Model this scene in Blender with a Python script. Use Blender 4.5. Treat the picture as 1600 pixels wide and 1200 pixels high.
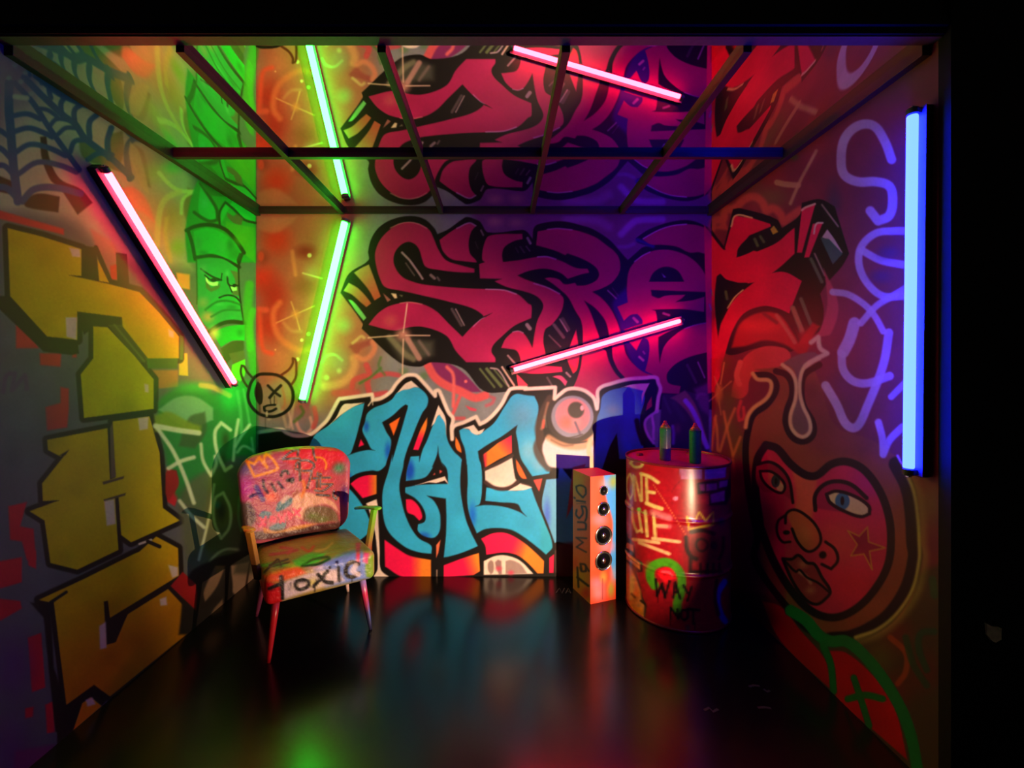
import bpy, bmesh, math, random
import numpy as np
from mathutils import Vector, Matrix

random.seed(7)
rng = np.random.default_rng(7)
for o in list(bpy.data.objects):
    bpy.data.objects.remove(o, do_unlink=True)
scene = bpy.context.scene
COL = scene.collection

# ------------------------------------------------------------------ camera
F_PX, CX, CY, CAM_H = 690.0, 780.5, 580.0, 1.38      # focal length and vanishing point in photo pixels
cam = bpy.data.cameras.new('camera')
cam.sensor_fit = 'HORIZONTAL'
cam.sensor_width = 36.0
cam.lens = F_PX / 1600 * 36.0
cam.shift_x = (800 - CX) / 1600
cam.shift_y = (CY - 600) / 1600
cam.clip_start = 0.02
camera = bpy.data.objects.new('camera', cam)
camera.location = (0, 0, CAM_H)
camera.rotation_euler = (math.pi / 2, 0, 0)
COL.objects.link(camera)
scene.camera = camera

# ------------------------------------------------------------------ world, lamps, exposure
world = bpy.data.worlds.new('world')
scene.world = world
world.use_nodes = True
world.node_tree.nodes['Background'].inputs[0].default_value = (0.9, 0.75, 0.65, 1)
world.node_tree.nodes['Background'].inputs[1].default_value = 0.016
scene.view_settings.view_transform = 'Standard'
scene.view_settings.look = 'None'
scene.view_settings.exposure = 0.0
scene.view_settings.gamma = 1.0
scene.view_settings.use_curve_mapping = False

spot = bpy.data.lights.new('floor_spot', 'SPOT')          # warm stage spot standing low at the right, before the booth
spot.energy = 430
spot.color = (1.0, 0.62, 0.36)
spot.spot_size = math.radians(68)
spot.spot_blend = 0.8
spot.shadow_soft_size = 0.012
spot_o = bpy.data.objects.new('floor_spot', spot)
spot_o.location = (1.25, 1.0, 0.45)
spot_o.rotation_euler = (Vector((-0.36, 2.97, 0.70)) - Vector(spot_o.location)).to_track_quat('-Z', 'Y').to_euler()
COL.objects.link(spot_o)

TUBE_RED = ((1.0, 0.018, 0.042), 47.0)
TUBE_GREEN = ((0.015, 1.0, 0.030), 48.0)
TUBE_BLUE = ((0.0028, 0.0064, 1.0), 110.0)

# ------------------------------------------------------------------ room measures (metres; camera stands at x=0, y=0)
XL, XR, YB, ZC = -1.638, 1.427, 2.97, 2.46
YF_L, YF_R = 1.447, 1.436

def srgb(c):
    c = np.asarray(c, dtype=np.float64) / 255.0
    return np.where(c <= 0.04045, c / 12.92, ((c + 0.055) / 1.055) ** 2.4)

def to_px(P):
    P = np.asarray(P, dtype=np.float64)
    y = np.maximum(P[..., 1], 0.05)
    return CX + F_PX * P[..., 0] / y, CY - F_PX * (P[..., 2] - CAM_H) / y

# ------------------------------------------------------------------ materials
MATS = {}
def mat(name, color=(128, 128, 128), rough=0.5, metal=0.0, spec=0.5, noise=0.0, scale=40, bump=0.0, coat=0.0, attr=False, bumpd=0.004):
    if name in MATS:
        return MATS[name]
    m = bpy.data.materials.new(name)
    m.use_nodes = True
    nt = m.node_tree
    b = nt.nodes['Principled BSDF']
    b.inputs['Roughness'].default_value = rough
    b.inputs['Metallic'].default_value = metal
    b.inputs['Specular IOR Level'].default_value = spec
    b.inputs['Coat Weight'].default_value = coat
    b.inputs['Coat Roughness'].default_value = 0.12
    lin = srgb(color)
    b.inputs['Base Color'].default_value = (*lin, 1)
    src = None
    if attr:
        a = nt.nodes.new('ShaderNodeVertexColor')
        a.layer_name = 'paint'
        src = a.outputs['Color']
    tc = nt.nodes.new('ShaderNodeTexCoord')
    nz = nt.nodes.new('ShaderNodeTexNoise')
    nz.inputs['Scale'].default_value = scale
    nz.inputs['Detail'].default_value = 4
    nt.links.new(tc.outputs['Object'], nz.inputs['Vector'])
    if noise > 0:
        mr = nt.nodes.new('ShaderNodeMapRange')
        mr.inputs['From Min'].default_value = 0.25
        mr.inputs['From Max'].default_value = 0.75
        mr.inputs['To Min'].default_value = 1 - noise
        mr.inputs['To Max'].default_value = 1 + noise
        nt.links.new(nz.outputs['Fac'], mr.inputs['Value'])
        mx = nt.nodes.new('ShaderNodeMix')
        mx.data_type = 'RGBA'
        mx.blend_type = 'MULTIPLY'
        mx.inputs[0].default_value = 1.0
        if src is not None:
            nt.links.new(src, mx.inputs[6])
        else:
            mx.inputs[6].default_value = (*lin, 1)
        nt.links.new(mr.outputs['Result'], mx.inputs[7])
        nt.links.new(mx.outputs[2], b.inputs['Base Color'])
    elif src is not None:
        nt.links.new(src, b.inputs['Base Color'])
    if bump > 0:
        bp = nt.nodes.new('ShaderNodeBump')
        bp.inputs['Strength'].default_value = bump
        bp.inputs['Distance'].default_value = bumpd
        nt.links.new(nz.outputs['Fac'], bp.inputs['Height'])
        nt.links.new(bp.outputs['Normal'], b.inputs['Normal'])
    MATS[name] = m
    return m

def emit_mat(name, color, strength):
    m = bpy.data.materials.new(name)
    m.use_nodes = True
    b = m.node_tree.nodes['Principled BSDF']
    b.inputs['Base Color'].default_value = (0.02, 0.02, 0.02, 1)
    b.inputs['Emission Color'].default_value = (*color, 1)
    b.inputs['Emission Strength'].default_value = strength
    return m

# ------------------------------------------------------------------ object helpers
def tag(o, label=None, cat=None, group=None, kind=None):
    for k, v in (('label', label), ('category', cat), ('group', group), ('kind', kind)):
        if v:
            o[k] = v
    return o

def empty(name, loc=(0, 0, 0), rz=0.0):
    o = bpy.data.objects.new(name, None)
    o.empty_display_size = 0.1
    o.location = loc
    o.rotation_euler = (0, 0, rz)
    COL.objects.link(o)
    return o

def link_mesh(name, me, material, parent=None, smooth=False):
    o = bpy.data.objects.new(name, me)
    COL.objects.link(o)
    if material is not None:
        me.materials.append(material)
    if smooth:
        me.polygons.foreach_set('use_smooth', np.ones(len(me.polygons), dtype=bool))
    if parent is not None:
        o.parent = parent
    return o

def from_bm(name, bm, material, parent=None, smooth=False):
    bmesh.ops.recalc_face_normals(bm, faces=bm.faces)
    me = bpy.data.meshes.new(name)
    bm.to_mesh(me)
    bm.free()
    return link_mesh(name, me, material, parent, smooth)

def np_mesh(name, verts, quads, tris=None):
    verts = np.ascontiguousarray(verts, dtype=np.float32).reshape(-1, 3)
    quads = np.ascontiguousarray(quads, dtype=np.int32).reshape(-1, 4)
    nt = 0 if tris is None else len(tris)
    me = bpy.data.meshes.new(name)
    me.vertices.add(len(verts))
    me.vertices.foreach_set('co', verts.ravel())
    loops = quads.ravel()
    starts = np.arange(len(quads), dtype=np.int32) * 4
    totals = np.full(len(quads), 4, dtype=np.int32)
    if nt:
        t = np.ascontiguousarray(tris, dtype=np.int32).reshape(-1, 3)
        starts = np.concatenate([starts, len(loops) + np.arange(nt, dtype=np.int32) * 3])
        totals = np.concatenate([totals, np.full(nt, 3, dtype=np.int32)])
        loops = np.concatenate([loops, t.ravel()])
    me.loops.add(len(loops))
    me.loops.foreach_set('vertex_index', loops)
    me.polygons.add(len(starts))
    me.polygons.foreach_set('loop_start', starts)
    me.polygons.foreach_set('loop_total', totals)
    me.update(calc_edges=True)
    me.validate()
    return me

def set_paint(me, rgb_lin):
    a = me.color_attributes.new('paint', 'FLOAT_COLOR', 'POINT')
    n = len(me.vertices)
    c = np.ones((n, 4), dtype=np.float32)
    c[:, :3] = rgb_lin
    a.data.foreach_set('color', c.ravel())

def bm_box(bm, lo, hi, bevel=0.0, mtx=None):
    r = bmesh.ops.create_cube(bm, size=1.0)
    vs = r['verts']
    for v in vs:
        v.co = Vector((lo[i] + (v.co[i] + 0.5) * (hi[i] - lo[i]) for i in range(3)))
    if bevel > 0:
        es = list({e for v in vs for e in v.link_edges})
        rb = bmesh.ops.bevel(bm, geom=es, offset=bevel, segments=2, affect='EDGES', profile=0.6)
        vs = [v for v in set(list(rb['verts']) + [v for v in vs if v.is_valid])]
    if mtx is not None:
        for v in vs:
            v.co = mtx @ v.co
    return vs

def box_obj(name, lo, hi, material, parent=None, bevel=0.0):
    bm = bmesh.new()
    bm_box(bm, lo, hi, bevel)
    return from_bm(name, bm, material, parent)

def lathe_bm(prof, seg=32, mtx=None, bm=None, cap=True):
    bm = bm or bmesh.new()
    rings = []
    for r, z in prof:
        ring = []
        for k in range(seg):
            a = 2 * math.pi * k / seg
            co = Vector((r * math.cos(a), r * math.sin(a), z))
            ring.append(bm.verts.new(mtx @ co if mtx is not None else co))
        rings.append(ring)
    for a, b in zip(rings, rings[1:]):
        for k in range(seg):
            bm.faces.new((a[k], a[(k + 1) % seg], b[(k + 1) % seg], b[k]))
    if cap:
        bm.faces.new(list(reversed(rings[0])))
        bm.faces.new(rings[-1])
    return bm

def rod_bm(p0, p1, r0, r1, seg=14, bm=None):
    p0, p1 = Vector(p0), Vector(p1)
    d = p1 - p0
    m = Matrix.Translation(p0) @ d.to_track_quat('Z', 'Y').to_matrix().to_4x4()
    L = d.length
    return lathe_bm([(r0, 0), (r0 * 0.5 + r1 * 0.5, L * 0.5), (r1, L)], seg, m, bm)

# ------------------------------------------------------------------ paint canvas: shapes given in photograph pixels
class Canvas:
    def __init__(self, x0, y0, x1, y1, base):
        self.x0, self.y0 = x0, y0
        self.w, self.h = x1 - x0, y1 - y0
        self.img = np.empty((self.h, self.w, 3), dtype=np.float32)
        self.img[:] = base
        self.crop = {}

    def pts(self, s):
        out = []
        cur = (0.0, 0.0, 1.0)
        num = []
        for t in s.split():
            if t[0].isalpha():
                cur = self.crop[t]
            else:
                num.append(float(t))
                if len(num) == 2:
                    out.append((cur[0] + num[0] * cur[2], cur[1] + num[1] * cur[2]))
                    num = []
        self.last = cur
        return np.array(out, dtype=np.float64)

    @staticmethod
    def smooth(p, closed, n=6, corner=58):
        k = len(p)
        if k < 3:
            return p
        out = []
        rngk = range(k) if closed else range(k - 1)
        tin, tout = [None] * k, [None] * k
        cc = math.cos(math.radians(corner))
        for i in range(k):
            a = p[(i - 1) % k]; b = p[i]; c = p[(i + 1) % k]
            if not closed and i == 0:
                tin[i] = tout[i] = c - b; continue
            if not closed and i == k - 1:
                tin[i] = tout[i] = b - a; continue
            u, v = b - a, c - b
            lu, lv = np.hypot(*u) + 1e-9, np.hypot(*v) + 1e-9
            if np.dot(u, v) / (lu * lv) < cc:
                tin[i], tout[i] = u, v
            else:
                d = (c - a) / (np.hypot(*(c - a)) + 1e-9)
                tin[i], tout[i] = d * lu, d * lv
        for i in rngk:
            j = (i + 1) % k
            for q in range(n):
                t = q / n
                h0 = 2 * t**3 - 3 * t**2 + 1; h1 = t**3 - 2 * t**2 + t
                h2 = -2 * t**3 + 3 * t**2; h3 = t**3 - t**2
                out.append(h0 * p[i] + h1 * tout[i] + h2 * p[j] + h3 * tin[j])
        if not closed:
            out.append(p[-1])
        return np.array(out)

    def _win(self, lo, hi, pad):
        i0 = max(0, int(math.floor(lo[0] - self.x0 - pad))); i1 = min(self.w, int(math.ceil(hi[0] - self.x0 + pad)) + 1)
        j0 = max(0, int(math.floor(lo[1] - self.y0 - pad))); j1 = min(self.h, int(math.ceil(hi[1] - self.y0 + pad)) + 1)
        return i0, i1, j0, j1

    def _segdist(self, D, i0, j0, p, closed, pad):
        n = len(p)
        H, W = D.shape
        for a in range(n if closed else n - 1):
            P, Q = p[a], p[(a + 1) % n]
            x0 = max(0, int(min(P[0], Q[0]) - self.x0 - i0 - pad)); x1 = min(W, int(max(P[0], Q[0]) - self.x0 - i0 + pad) + 2)
            y0 = max(0, int(min(P[1], Q[1]) - self.y0 - j0 - pad)); y1 = min(H, int(max(P[1], Q[1]) - self.y0 - j0 + pad) + 2)
            if x1 <= x0 or y1 <= y0:
                continue
            xs = (np.arange(x0, x1) + i0 + self.x0)[None, :] - P[0]
            ys = (np.arange(y0, y1) + j0 + self.y0)[:, None] - P[1]
            d = Q - P
            L2 = d[0] ** 2 + d[1] ** 2 + 1e-12
            t = np.clip((xs * d[0] + ys * d[1]) / L2, 0, 1)
            dd = np.sqrt((xs - t * d[0]) ** 2 + (ys - t * d[1]) ** 2)
            sub = D[y0:y1, x0:x1]
            np.minimum(sub, dd, out=sub)

    def _blend(self, A, i0, i1, j0, j1, color, color2=None, g=None):
        if color2 is not None:
            gx0, gy0, gx1, gy1 = g
            xs = (np.arange(i0, i1) + self.x0)[None, :]
            ys = (np.arange(j0, j1) + self.y0)[:, None]
            dx, dy = gx1 - gx0, gy1 - gy0
            t = np.clip(((xs - gx0) * dx + (ys - gy0) * dy) / (dx * dx + dy * dy), 0, 1)[..., None]
            c = np.asarray(color, dtype=np.float32) * (1 - t) + np.asarray(color2, dtype=np.float32) * t
        else:
            c = np.asarray(color, dtype=np.float32)
        s = self.img[j0:j1, i0:i1]
        s += A[..., None] * (c - s)

    def fill(self, s, color, sm=True, soft=1.3, alpha=1.0, color2=None, g=None, clip=None, corner=58):
        p = self.pts(s) if isinstance(s, str) else np.asarray(s, dtype=np.float64)
        if g is not None and isinstance(g, str):
            q = self.pts(g); g = (q[0][0], q[0][1], q[1][0], q[1][1])
        if sm:
            p = self.smooth(p, True, corner=corner)
        pad = soft + 2
        i0, i1, j0, j1 = self._win(p.min(0), p.max(0), pad)
        if i1 <= i0 or j1 <= j0:
            return None
        xs = np.arange(i0, i1) + self.x0
        ys = np.arange(j0, j1) + self.y0
        inside = np.zeros((len(ys), len(xs)), dtype=bool)
        n = len(p)
        for a in range(n):
            P, Q = p[a], p[(a + 1) % n]
            if P[1] == Q[1]:
                continue
            if P[1] > Q[1]:
                P, Q = Q, P
            r0 = np.searchsorted(ys, P[1], 'left'); r1 = np.searchsorted(ys, Q[1], 'left')
            if r1 <= r0:
                continue
            xc = P[0] + (ys[r0:r1] - P[1]) * (Q[0] - P[0]) / (Q[1] - P[1])
            inside[r0:r1] ^= xs[None, :] < xc[:, None]
        D = np.full(inside.shape, pad, dtype=np.float64)
        self._segdist(D, i0, j0, p, True, pad)
        sd = np.where(inside, -D, D)
        A = np.clip(0.5 - sd / soft, 0, 1)
        if soft > 3:
            A = A * A * (3 - 2 * A)
        A = (A * alpha).astype(np.float32)
        if clip is not None:
            A = A * clip[j0:j1, i0:i1]
        self._blend(A, i0, i1, j0, j1, color, color2, g)
        M = np.zeros((self.h, self.w), dtype=np.float32)
        M[j0:j1, i0:i1] = A
        return M

    def line(self, s, width, color, sm=True, soft=1.3, alpha=1.0, closed=False, clip=None, taper=None):
        p = self.pts(s) if isinstance(s, str) else np.asarray(s, dtype=np.float64)
        if isinstance(s, str):
            width = width * self.last[2]
        if sm:
            p = self.smooth(p, closed, corner=75)
        pad = width / 2 + soft + 1
        i0, i1, j0, j1 = self._win(p.min(0), p.max(0), pad)
        if i1 <= i0 or j1 <= j0:
            return
        D = np.full((j1 - j0, i1 - i0), pad + 1, dtype=np.float64)
        self._segdist(D, i0, j0, p, closed, pad)
        A = np.clip(0.5 - (D - width / 2) / soft, 0, 1)
        if soft > 3:
            A = A * A * (3 - 2 * A)
        A = (A * alpha).astype(np.float32)
        if clip is not None:
            A = A * clip[j0:j1, i0:i1]
        self._blend(A, i0, i1, j0, j1, color)

    def blob(self, s, rx, ry, color, alpha=1.0, hard=0.0, clip=None):
        for (x, y) in self.pts(s):
            k = self.last[2]
            RX, RY = rx * k, ry * k
            i0, i1, j0, j1 = self._win((x - RX, y - RY), (x + RX, y + RY), 1)
            if i1 <= i0 or j1 <= j0:
                continue
            xs = ((np.arange(i0, i1) + self.x0)[None, :] - x) / RX
            ys = ((np.arange(j0, j1) + self.y0)[:, None] - y) / RY
            r = np.sqrt(xs * xs + ys * ys)
            A = np.clip((1 - r) / max(1 - hard, 1e-3), 0, 1)
            A = (A * A * (3 - 2 * A) * alpha).astype(np.float32)
            if clip is not None:
                A = A * clip[j0:j1, i0:i1]
            self._blend(A, i0, i1, j0, j1, color)

    def mottle(self, amp, cell, x0=None, y0=None, x1=None, y1=None):
        h, w = self.h, self.w
        gh, gw = int(h / cell) + 3, int(w / cell) + 3
        gnoise = rng.normal(0, 1, (gh, gw))
        yy = np.arange(h) / cell; xx = np.arange(w) / cell
        yi = yy.astype(int); xi = xx.astype(int)
        fy = (yy - yi)[:, None]; fx = (xx - xi)[None, :]
        fy = fy * fy * (3 - 2 * fy); fx = fx * fx * (3 - 2 * fx)
        a = gnoise[yi][:, xi]; b = gnoise[yi][:, xi + 1]; c = gnoise[yi + 1][:, xi]; d = gnoise[yi + 1][:, xi + 1]
        nz = (a * (1 - fx) + b * fx) * (1 - fy) + (c * (1 - fx) + d * fx) * fy
        self.img *= (1 + amp * nz)[..., None].astype(np.float32)

    def sample(self, px, py):
        x = np.clip(px - self.x0, 0, self.w - 1.001)
        y = np.clip(py - self.y0, 0, self.h - 1.001)
        xi = x.astype(int); yi = y.astype(int)
        fx = (x - xi)[:, None]; fy = (y - yi)[:, None]
        I = self.img
        c = (I[yi, xi] * (1 - fx) + I[yi, xi + 1] * fx) * (1 - fy) + (I[yi + 1, xi] * (1 - fx) + I[yi + 1, xi + 1] * fx) * fy
        return srgb(np.clip(c, 2, 250))

# ================================================================== the murals (spray paint on the three walls)
BLK = (13, 11, 12)
BG = (122, 130, 130)
RED = (172, 26, 84)
CREAM = (234, 222, 204)
CYAN = (45, 176, 226)
BLUE = (10, 80, 215)
REDM = (238, 18, 82)
ORANGE = (236, 136, 42)
YEL = (190, 174, 8)
W = Canvas(-60, -40, 1660, 1260, BG)
W.crop = dict(A=(520, 330, .15), B=(720, 330, .15), C=(900, 330, .15), D=(520, 470, .15), E=(720, 470, .15), F=(900, 470, .15),
              G=(500, 580, .125), H=(660, 580, .125), I=(820, 580, .125), J=(960, 580, .125), K=(540, 710, 1 / 6), L=(700, 710, 1 / 6),
              M=(370, 560, .125), Cl=(380, 330, .15), Dl=(380, 470, .15),
              N=(0, 40, .2625), O=(0, 300, .2625), P=(0, 560, .2625), Q=(0, 860, .2625), U=(200, 580, .3166), V=(200, 200, 1 / 6),
              Wf=(280, 320, .25), X=(0, 60, .23333), Ql=(0, 880, .26667),
              R=(1100, 300, .28333), S=(1130, 560, .25), T=(1130, 840, .3), Y=(1260, 60, .35), Z=(1100, 180, .15), a=(1280, 380, .25),
              b=(1150, 660, .29163), c=(1100, 560, 1 / 6), p=(0, 0, 1))
fill, line, blob = W.fill, W.line, W.blob
W.mottle(0.05, 60); W.mottle(0.04, 17)

def paint_back_upper():
    # ---- cloudy spray background left of the big letters
    fill('p 398 300 575 300 560 420 590 520 560 640 398 650', (184, 92, 70), soft=60, alpha=.8)
    blob('Cl 350 300 200 700', 260, 260, (210, 60, 42), .95)
    blob('Cl 330 900 Dl 250 250', 240, 330, (168, 40, 36), .9)
    blob('Cl 650 420', 180, 120, (132, 34, 32), .85)
    blob('Cl 640 780', 230, 170, (136, 84, 56), .75)
    blob('Cl 200 480', 110, 120, (136, 48, 42), .7)
    blob('Cl 185 470', 45, 75, (214, 80, 62), .85, .4)
    blob('Cl 700 640', 130, 120, (172, 150, 110), .6)
    fill('Cl 150 60 560 60 480 140 330 230 150 180', (196, 140, 112), soft=9, alpha=.6)
    line('Cl 510 420 530 560 545 660', 40, (210, 135, 95), soft=5, alpha=.8)
    line('Cl 620 645 820 700', 16, (214, 196, 150), soft=2, alpha=.8)
    blob('Cl 690 460', 30, 30, (224, 205, 160), .9, .5)
    line('Dl 380 20 320 100 320 240 370 370 470 460 600 520 690 500', 62, (216, 118, 82), soft=8, alpha=.75)
    line('Dl 170 90 240 95', 60, (220, 92, 76), soft=6, alpha=.9)
    line('Dl 170 130 180 300 190 430 220 520 300 550', 46, (218, 78, 60), soft=7, alpha=.85)
    blob('Dl 610 410', 22, 22, (226, 205, 165), .9, .5)
    blob('Dl 680 345 565 610', 26, 26, (214, 206, 160), .85, .5)
    blob('Dl 335 510', 12, 12, (230, 190, 150), .8, .5)
    line('Dl 420 230 500 310 600 320', 30, (200, 150, 112), soft=6, alpha=.5)
    for q in ('Dl 500 10 545 140', 'Dl 740 55 545 140', 'Dl 345 230 545 140', 'Dl 590 300 545 140'):
        line(q, 11, (228, 176, 120), soft=2.2, alpha=.85)
    blob('Dl 545 140', 70, 70, (222, 140, 90), .9)
    # right of the tube
    blob('Dl 1060 260', 130, 130, (150, 158, 105), .8)
    blob('Dl 1010 640', 190, 220, (148, 150, 110), .7)
    line('Dl 1150 600 1160 680 1100 800 980 870 850 890', 80, (218, 150, 105), soft=9, alpha=.75)
    line('Dl 820 640 860 580 950 560 1030 620', 26, (170, 190, 130), soft=4, alpha=.7)
    blob('Dl 870 800 1000 730', 45, 45, (196, 205, 130), .7)
    fill('Dl 1130 450 1200 440 1330 400 1330 460 1250 490 1180 560 1100 480', (150, 62, 66), soft=6, alpha=.85)
    line('Dl 1350 430 1370 490 1330 570 1260 610 1180 580', 55, (216, 128, 100), soft=6, alpha=.85)
    line('Dl 1140 440 1190 400 1230 370 1260 385', 30, (206, 170, 120), soft=4, alpha=.8)
    # writing on the grey band between the two pieces
    PINK = (206, 66, 78)
    line('D 350 670 380 760 360 850 380 960', 60, PINK, soft=4, alpha=.8)
    line('D 200 900 220 830 330 780', 55, PINK, soft=4, alpha=.75)
    line('D 430 790 560 760 690 775', 50, PINK, soft=4, alpha=.75)
    line('D 20 960 250 960', 70, PINK, soft=8, alpha=.6)
    line('D 430 980 560 960', 55, PINK, soft=5, alpha=.8)
    line('D 280 860 400 790 500 700', 26, (70, 118, 52), soft=3, alpha=.8)
    line('D 500 590 480 680 540 770', 26, (78, 122, 60), soft=4, alpha=.7)
    blob('D 950 780 740 740', 80, 70, (78, 128, 62), .6)
    fill('D 970 640 1060 630 1220 660 1360 750 1550 950 1330 940 1150 850 1030 760', (126, 40, 96), soft=2)
    line('D 985 660 1060 790 1180 880 1330 940 1480 1010 1590 985', 85, (218, 90, 92), soft=3)
    line('D 1190 690 1250 760 1260 900 1255 1100', 36, (224, 106, 104), soft=3)
    line('D 1330 980 1270 1130 1240 1200', 36, (214, 92, 96), soft=3)
    blob('D 1385 840', 22, 22, (226, 110, 112), 1, .6)
    fill('D 1380 1090 1500 1130 1490 1150 1430 1140', (210, 70, 92), soft=2)
    line('H 850 320 900 340 870 400 800 430', 40, (196, 78, 92), soft=3, alpha=.7)
    line('H 400 590 520 590', 45, (210, 80, 88), soft=4, alpha=.8)

    # ---- hazy ground above the big letters, right half
    fill('p 740 300 1112 300 1112 420 900 420 740 380', (112, 48, 108), soft=30, alpha=.9)
    line('B 1100 90 1400 90 1540 160', 90, (140, 84, 160), soft=12, alpha=.8)
    line('C 470 240 560 150 640 95 900 85', 70, (150, 96, 190), soft=7, alpha=.9)
    blob('B 360 110 580 120', 130, 80, (160, 110, 120), .7)
    line('C 450 370 530 370 600 340', 40, (130, 84, 160), soft=5, alpha=.7)

    # ---- the big red letters: black body first
    fill('A 80 850 170 650 370 512 368 420 400 290 480 170 620 85 800 50 950 80 1060 180 1090 240 1200 190 1340 90 1400 60 1520 100 '
         'B 210 120 285 220 640 195 690 215 748 290 760 180 810 135 1050 105 1300 160 C 200 200 350 300 460 420 540 510 620 440 700 375 780 365 '
         '640 325 625 280 760 190 1000 110 1200 98 1400 185 1480 260 1480 1200 p 1122 640 p 795 640 p 795 612 p 756 611 p 722 575 p 675 566 p 655 573 '
         'D 690 640 300 290 A 310 1170', BLK)
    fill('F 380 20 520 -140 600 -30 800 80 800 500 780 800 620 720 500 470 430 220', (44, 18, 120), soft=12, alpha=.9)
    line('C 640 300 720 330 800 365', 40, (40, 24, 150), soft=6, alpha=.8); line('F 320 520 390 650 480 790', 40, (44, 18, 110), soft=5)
    SL = (200, 150, 190)
    # S
    fill('A 1475 640 1475 600 1330 562 1180 510 1100 400 1050 280 1000 190 900 135 800 115 680 140 560 220 480 320 440 440 450 560 490 700 545 790 '
         '700 825 900 870 1200 940 1450 1010 1560 1080 D 1570 180 1480 240 1350 375 1200 230 1080 110 950 40 800 15 600 50 470 130 370 250 640 310 '
         '800 275 930 270 1080 310 1200 380 1280 520 1390 640 E 60 640 360 640 360 600 320 530 340 460 430 370 560 260 735 180 735 50 '
         'B 700 960 600 870 450 820 250 810 0 800 A 1000 770 850 740 720 680 640 560 640 450 700 360 780 320 850 340 900 400 930 500 970 580 1100 610 1300 635', RED)
    line('A 600 175 700 130 800 116 900 136 980 180', 12, (232, 150, 150), alpha=.7)
    line('B 260 812 450 822 580 865', 12, SL, alpha=.8)
    line('E 130 270 200 200 250 170', 10, SL, alpha=.7)
    line('D 700 25 800 14 930 36', 12, (226, 130, 130), alpha=.7)
    fill('E 210 175 330 125 250 170', BLK)
    # black 'T' and 'R' pieces
    fill('A 1110 300 1250 200 1350 150 1420 125 1490 155 1440 220 1415 330 1430 440 1490 510 1500 535 1350 520 1240 500 1150 420', RED)
    line('A 1290 180 1420 122 1490 152', 14, SL, alpha=.8)
    T2 = fill('B 300 255 640 235 645 290 560 310 460 370 430 450 440 530 600 510 800 475 900 475 1050 520 1200 590 1320 600 1340 640 1250 660 1115 705 '
         '1050 650 950 610 830 600 700 625 590 670 700 720 850 770 960 820 1060 890 1070 960 1040 1060 950 1180 E 880 300 860 420 880 540 900 600 620 650 '
         '620 600 580 520 500 500 420 490 470 390 560 320 640 330 700 400 745 490 770 330 800 200 855 80 B 850 950 780 880 640 830 480 790 350 730 430 705 '
         '200 700 190 550 250 532 222 500 240 350', RED)
    line('B 760 752 900 795 1030 860', 12, SL, alpha=.8)
    line('B 800 476 900 474 990 500', 14, SL, alpha=.8)
    line('E 540 325 600 315 650 335', 10, SL, alpha=.8)
    fill('B 785 355 800 210 1000 180 1200 200 1400 270 C 300 340 420 440 460 540 450 640 380 740 280 800 170 840 260 900 350 1000 420 1130 '
         'F 450 280 490 420 520 550 590 650 700 740 850 790 850 1000 E 1100 1000 1180 880 1240 720 1260 600 1270 330 1250 200 B 1200 1050 1120 900 1050 830 950 750 870 700 '
         '930 690 1020 710 1080 760 1190 745 1210 775 1300 770 1410 720 1440 650 1390 570 1250 490 1110 440 1090 460 980 410', RED)
    line('B 900 190 1010 180 1160 195', 12, SL, alpha=.8)
    fill('B 1285 930 1350 1050 1400 1190 E 1440 370 1470 480 1560 560 1545 370 1510 220 1450 130 1380 60', BLK)
    fill('F 300 470 375 470 385 600 440 720 510 800 470 820 400 740 340 620', BLK)
    fill('E 600 650 1050 690 1060 740 800 760 620 750 560 750', RED)
    fill('E 580 760 700 880 600 900', (228, 60, 90))
    # lower pocket between the R legs
    fill('E 930 550 1100 600 1130 670 1170 760 1210 720 1240 560 1100 560', (190, 30, 60))
    fill('E 1110 560 1200 300 1220 430 1235 560 1200 700 1120 640', RED)
    fill('E 950 790 1040 780 1110 840 1090 890 1030 820', (206, 70, 120))
    # e
    fill('C 535 700 560 600 620 520 750 430 900 400 1050 420 1200 490 1310 600 1370 720 1395 845 1150 835 780 820 790 880 860 905 930 880 1140 870 1100 910 '
         '1040 945 1200 930 1340 890 1335 1050 1100 1020 790 1025 830 1045 850 1200 F 850 260 500 300 C 690 1190 690 1130 640 1070 570 1080 500 1140 430 995 540 950 530 850', RED)
    line('C 610 525 690 465 770 425', 12, SL, alpha=.9)
    fill('C 760 735 800 650 870 595 960 580 1060 620 1120 720 1125 735', BLK, corner=40)
    fill('C 890 645 930 680 940 690 915 690', (150, 130, 170), sm=False)
    fill('F 700 240 850 240 1100 190 1110 260 930 340 858 380 860 500 872 650 890 560 920 470 1000 380 1150 280 1400 230 1440 225 1440 525 1400 530 1200 580 1050 650 960 740 945 800 '
         '970 860 1090 890 1075 970 870 960 870 880 840 800 720 730 750 620 765 500 750 410 700 380 660 450 630 520 590 470 550 420 500 300', RED)
    line('F 1130 290 1250 250 1390 225', 10, SL, alpha=.8)
    fill('C 690 290 850 200 1000 150 1150 135 1300 155 1390 210 1430 260 1430 480 1290 430 1180 430 1050 370 900 350 780 345', RED)
    line('C 700 285 850 202 1000 151 1150 136', 12, SL, alpha=.9)
    # wing at the left of the S
    fill('A 220 640 300 590 375 555 420 670 460 780 500 890 435 930 380 830 310 740', (170, 124, 84), color2=(176, 78, 58), g='A 300 600 450 880')
    fill('A 110 830 165 745 260 800 340 880 400 960 350 1000 280 940 200 870', (170, 136, 88), color2=(176, 84, 58), g='A 150 780 370 960')
    fill('A 160 920 200 930 260 990 350 1110 320 1140 240 1040', (110, 180, 110))
    fill('A 520 850 605 925 570 945', (150, 90, 88), sm=False)
    fill('A 605 855 660 860 672 905 645 910', (222, 200, 165), sm=False)
    fill('A 690 870 730 875 720 895', (110, 110, 85), sm=False)
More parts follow.
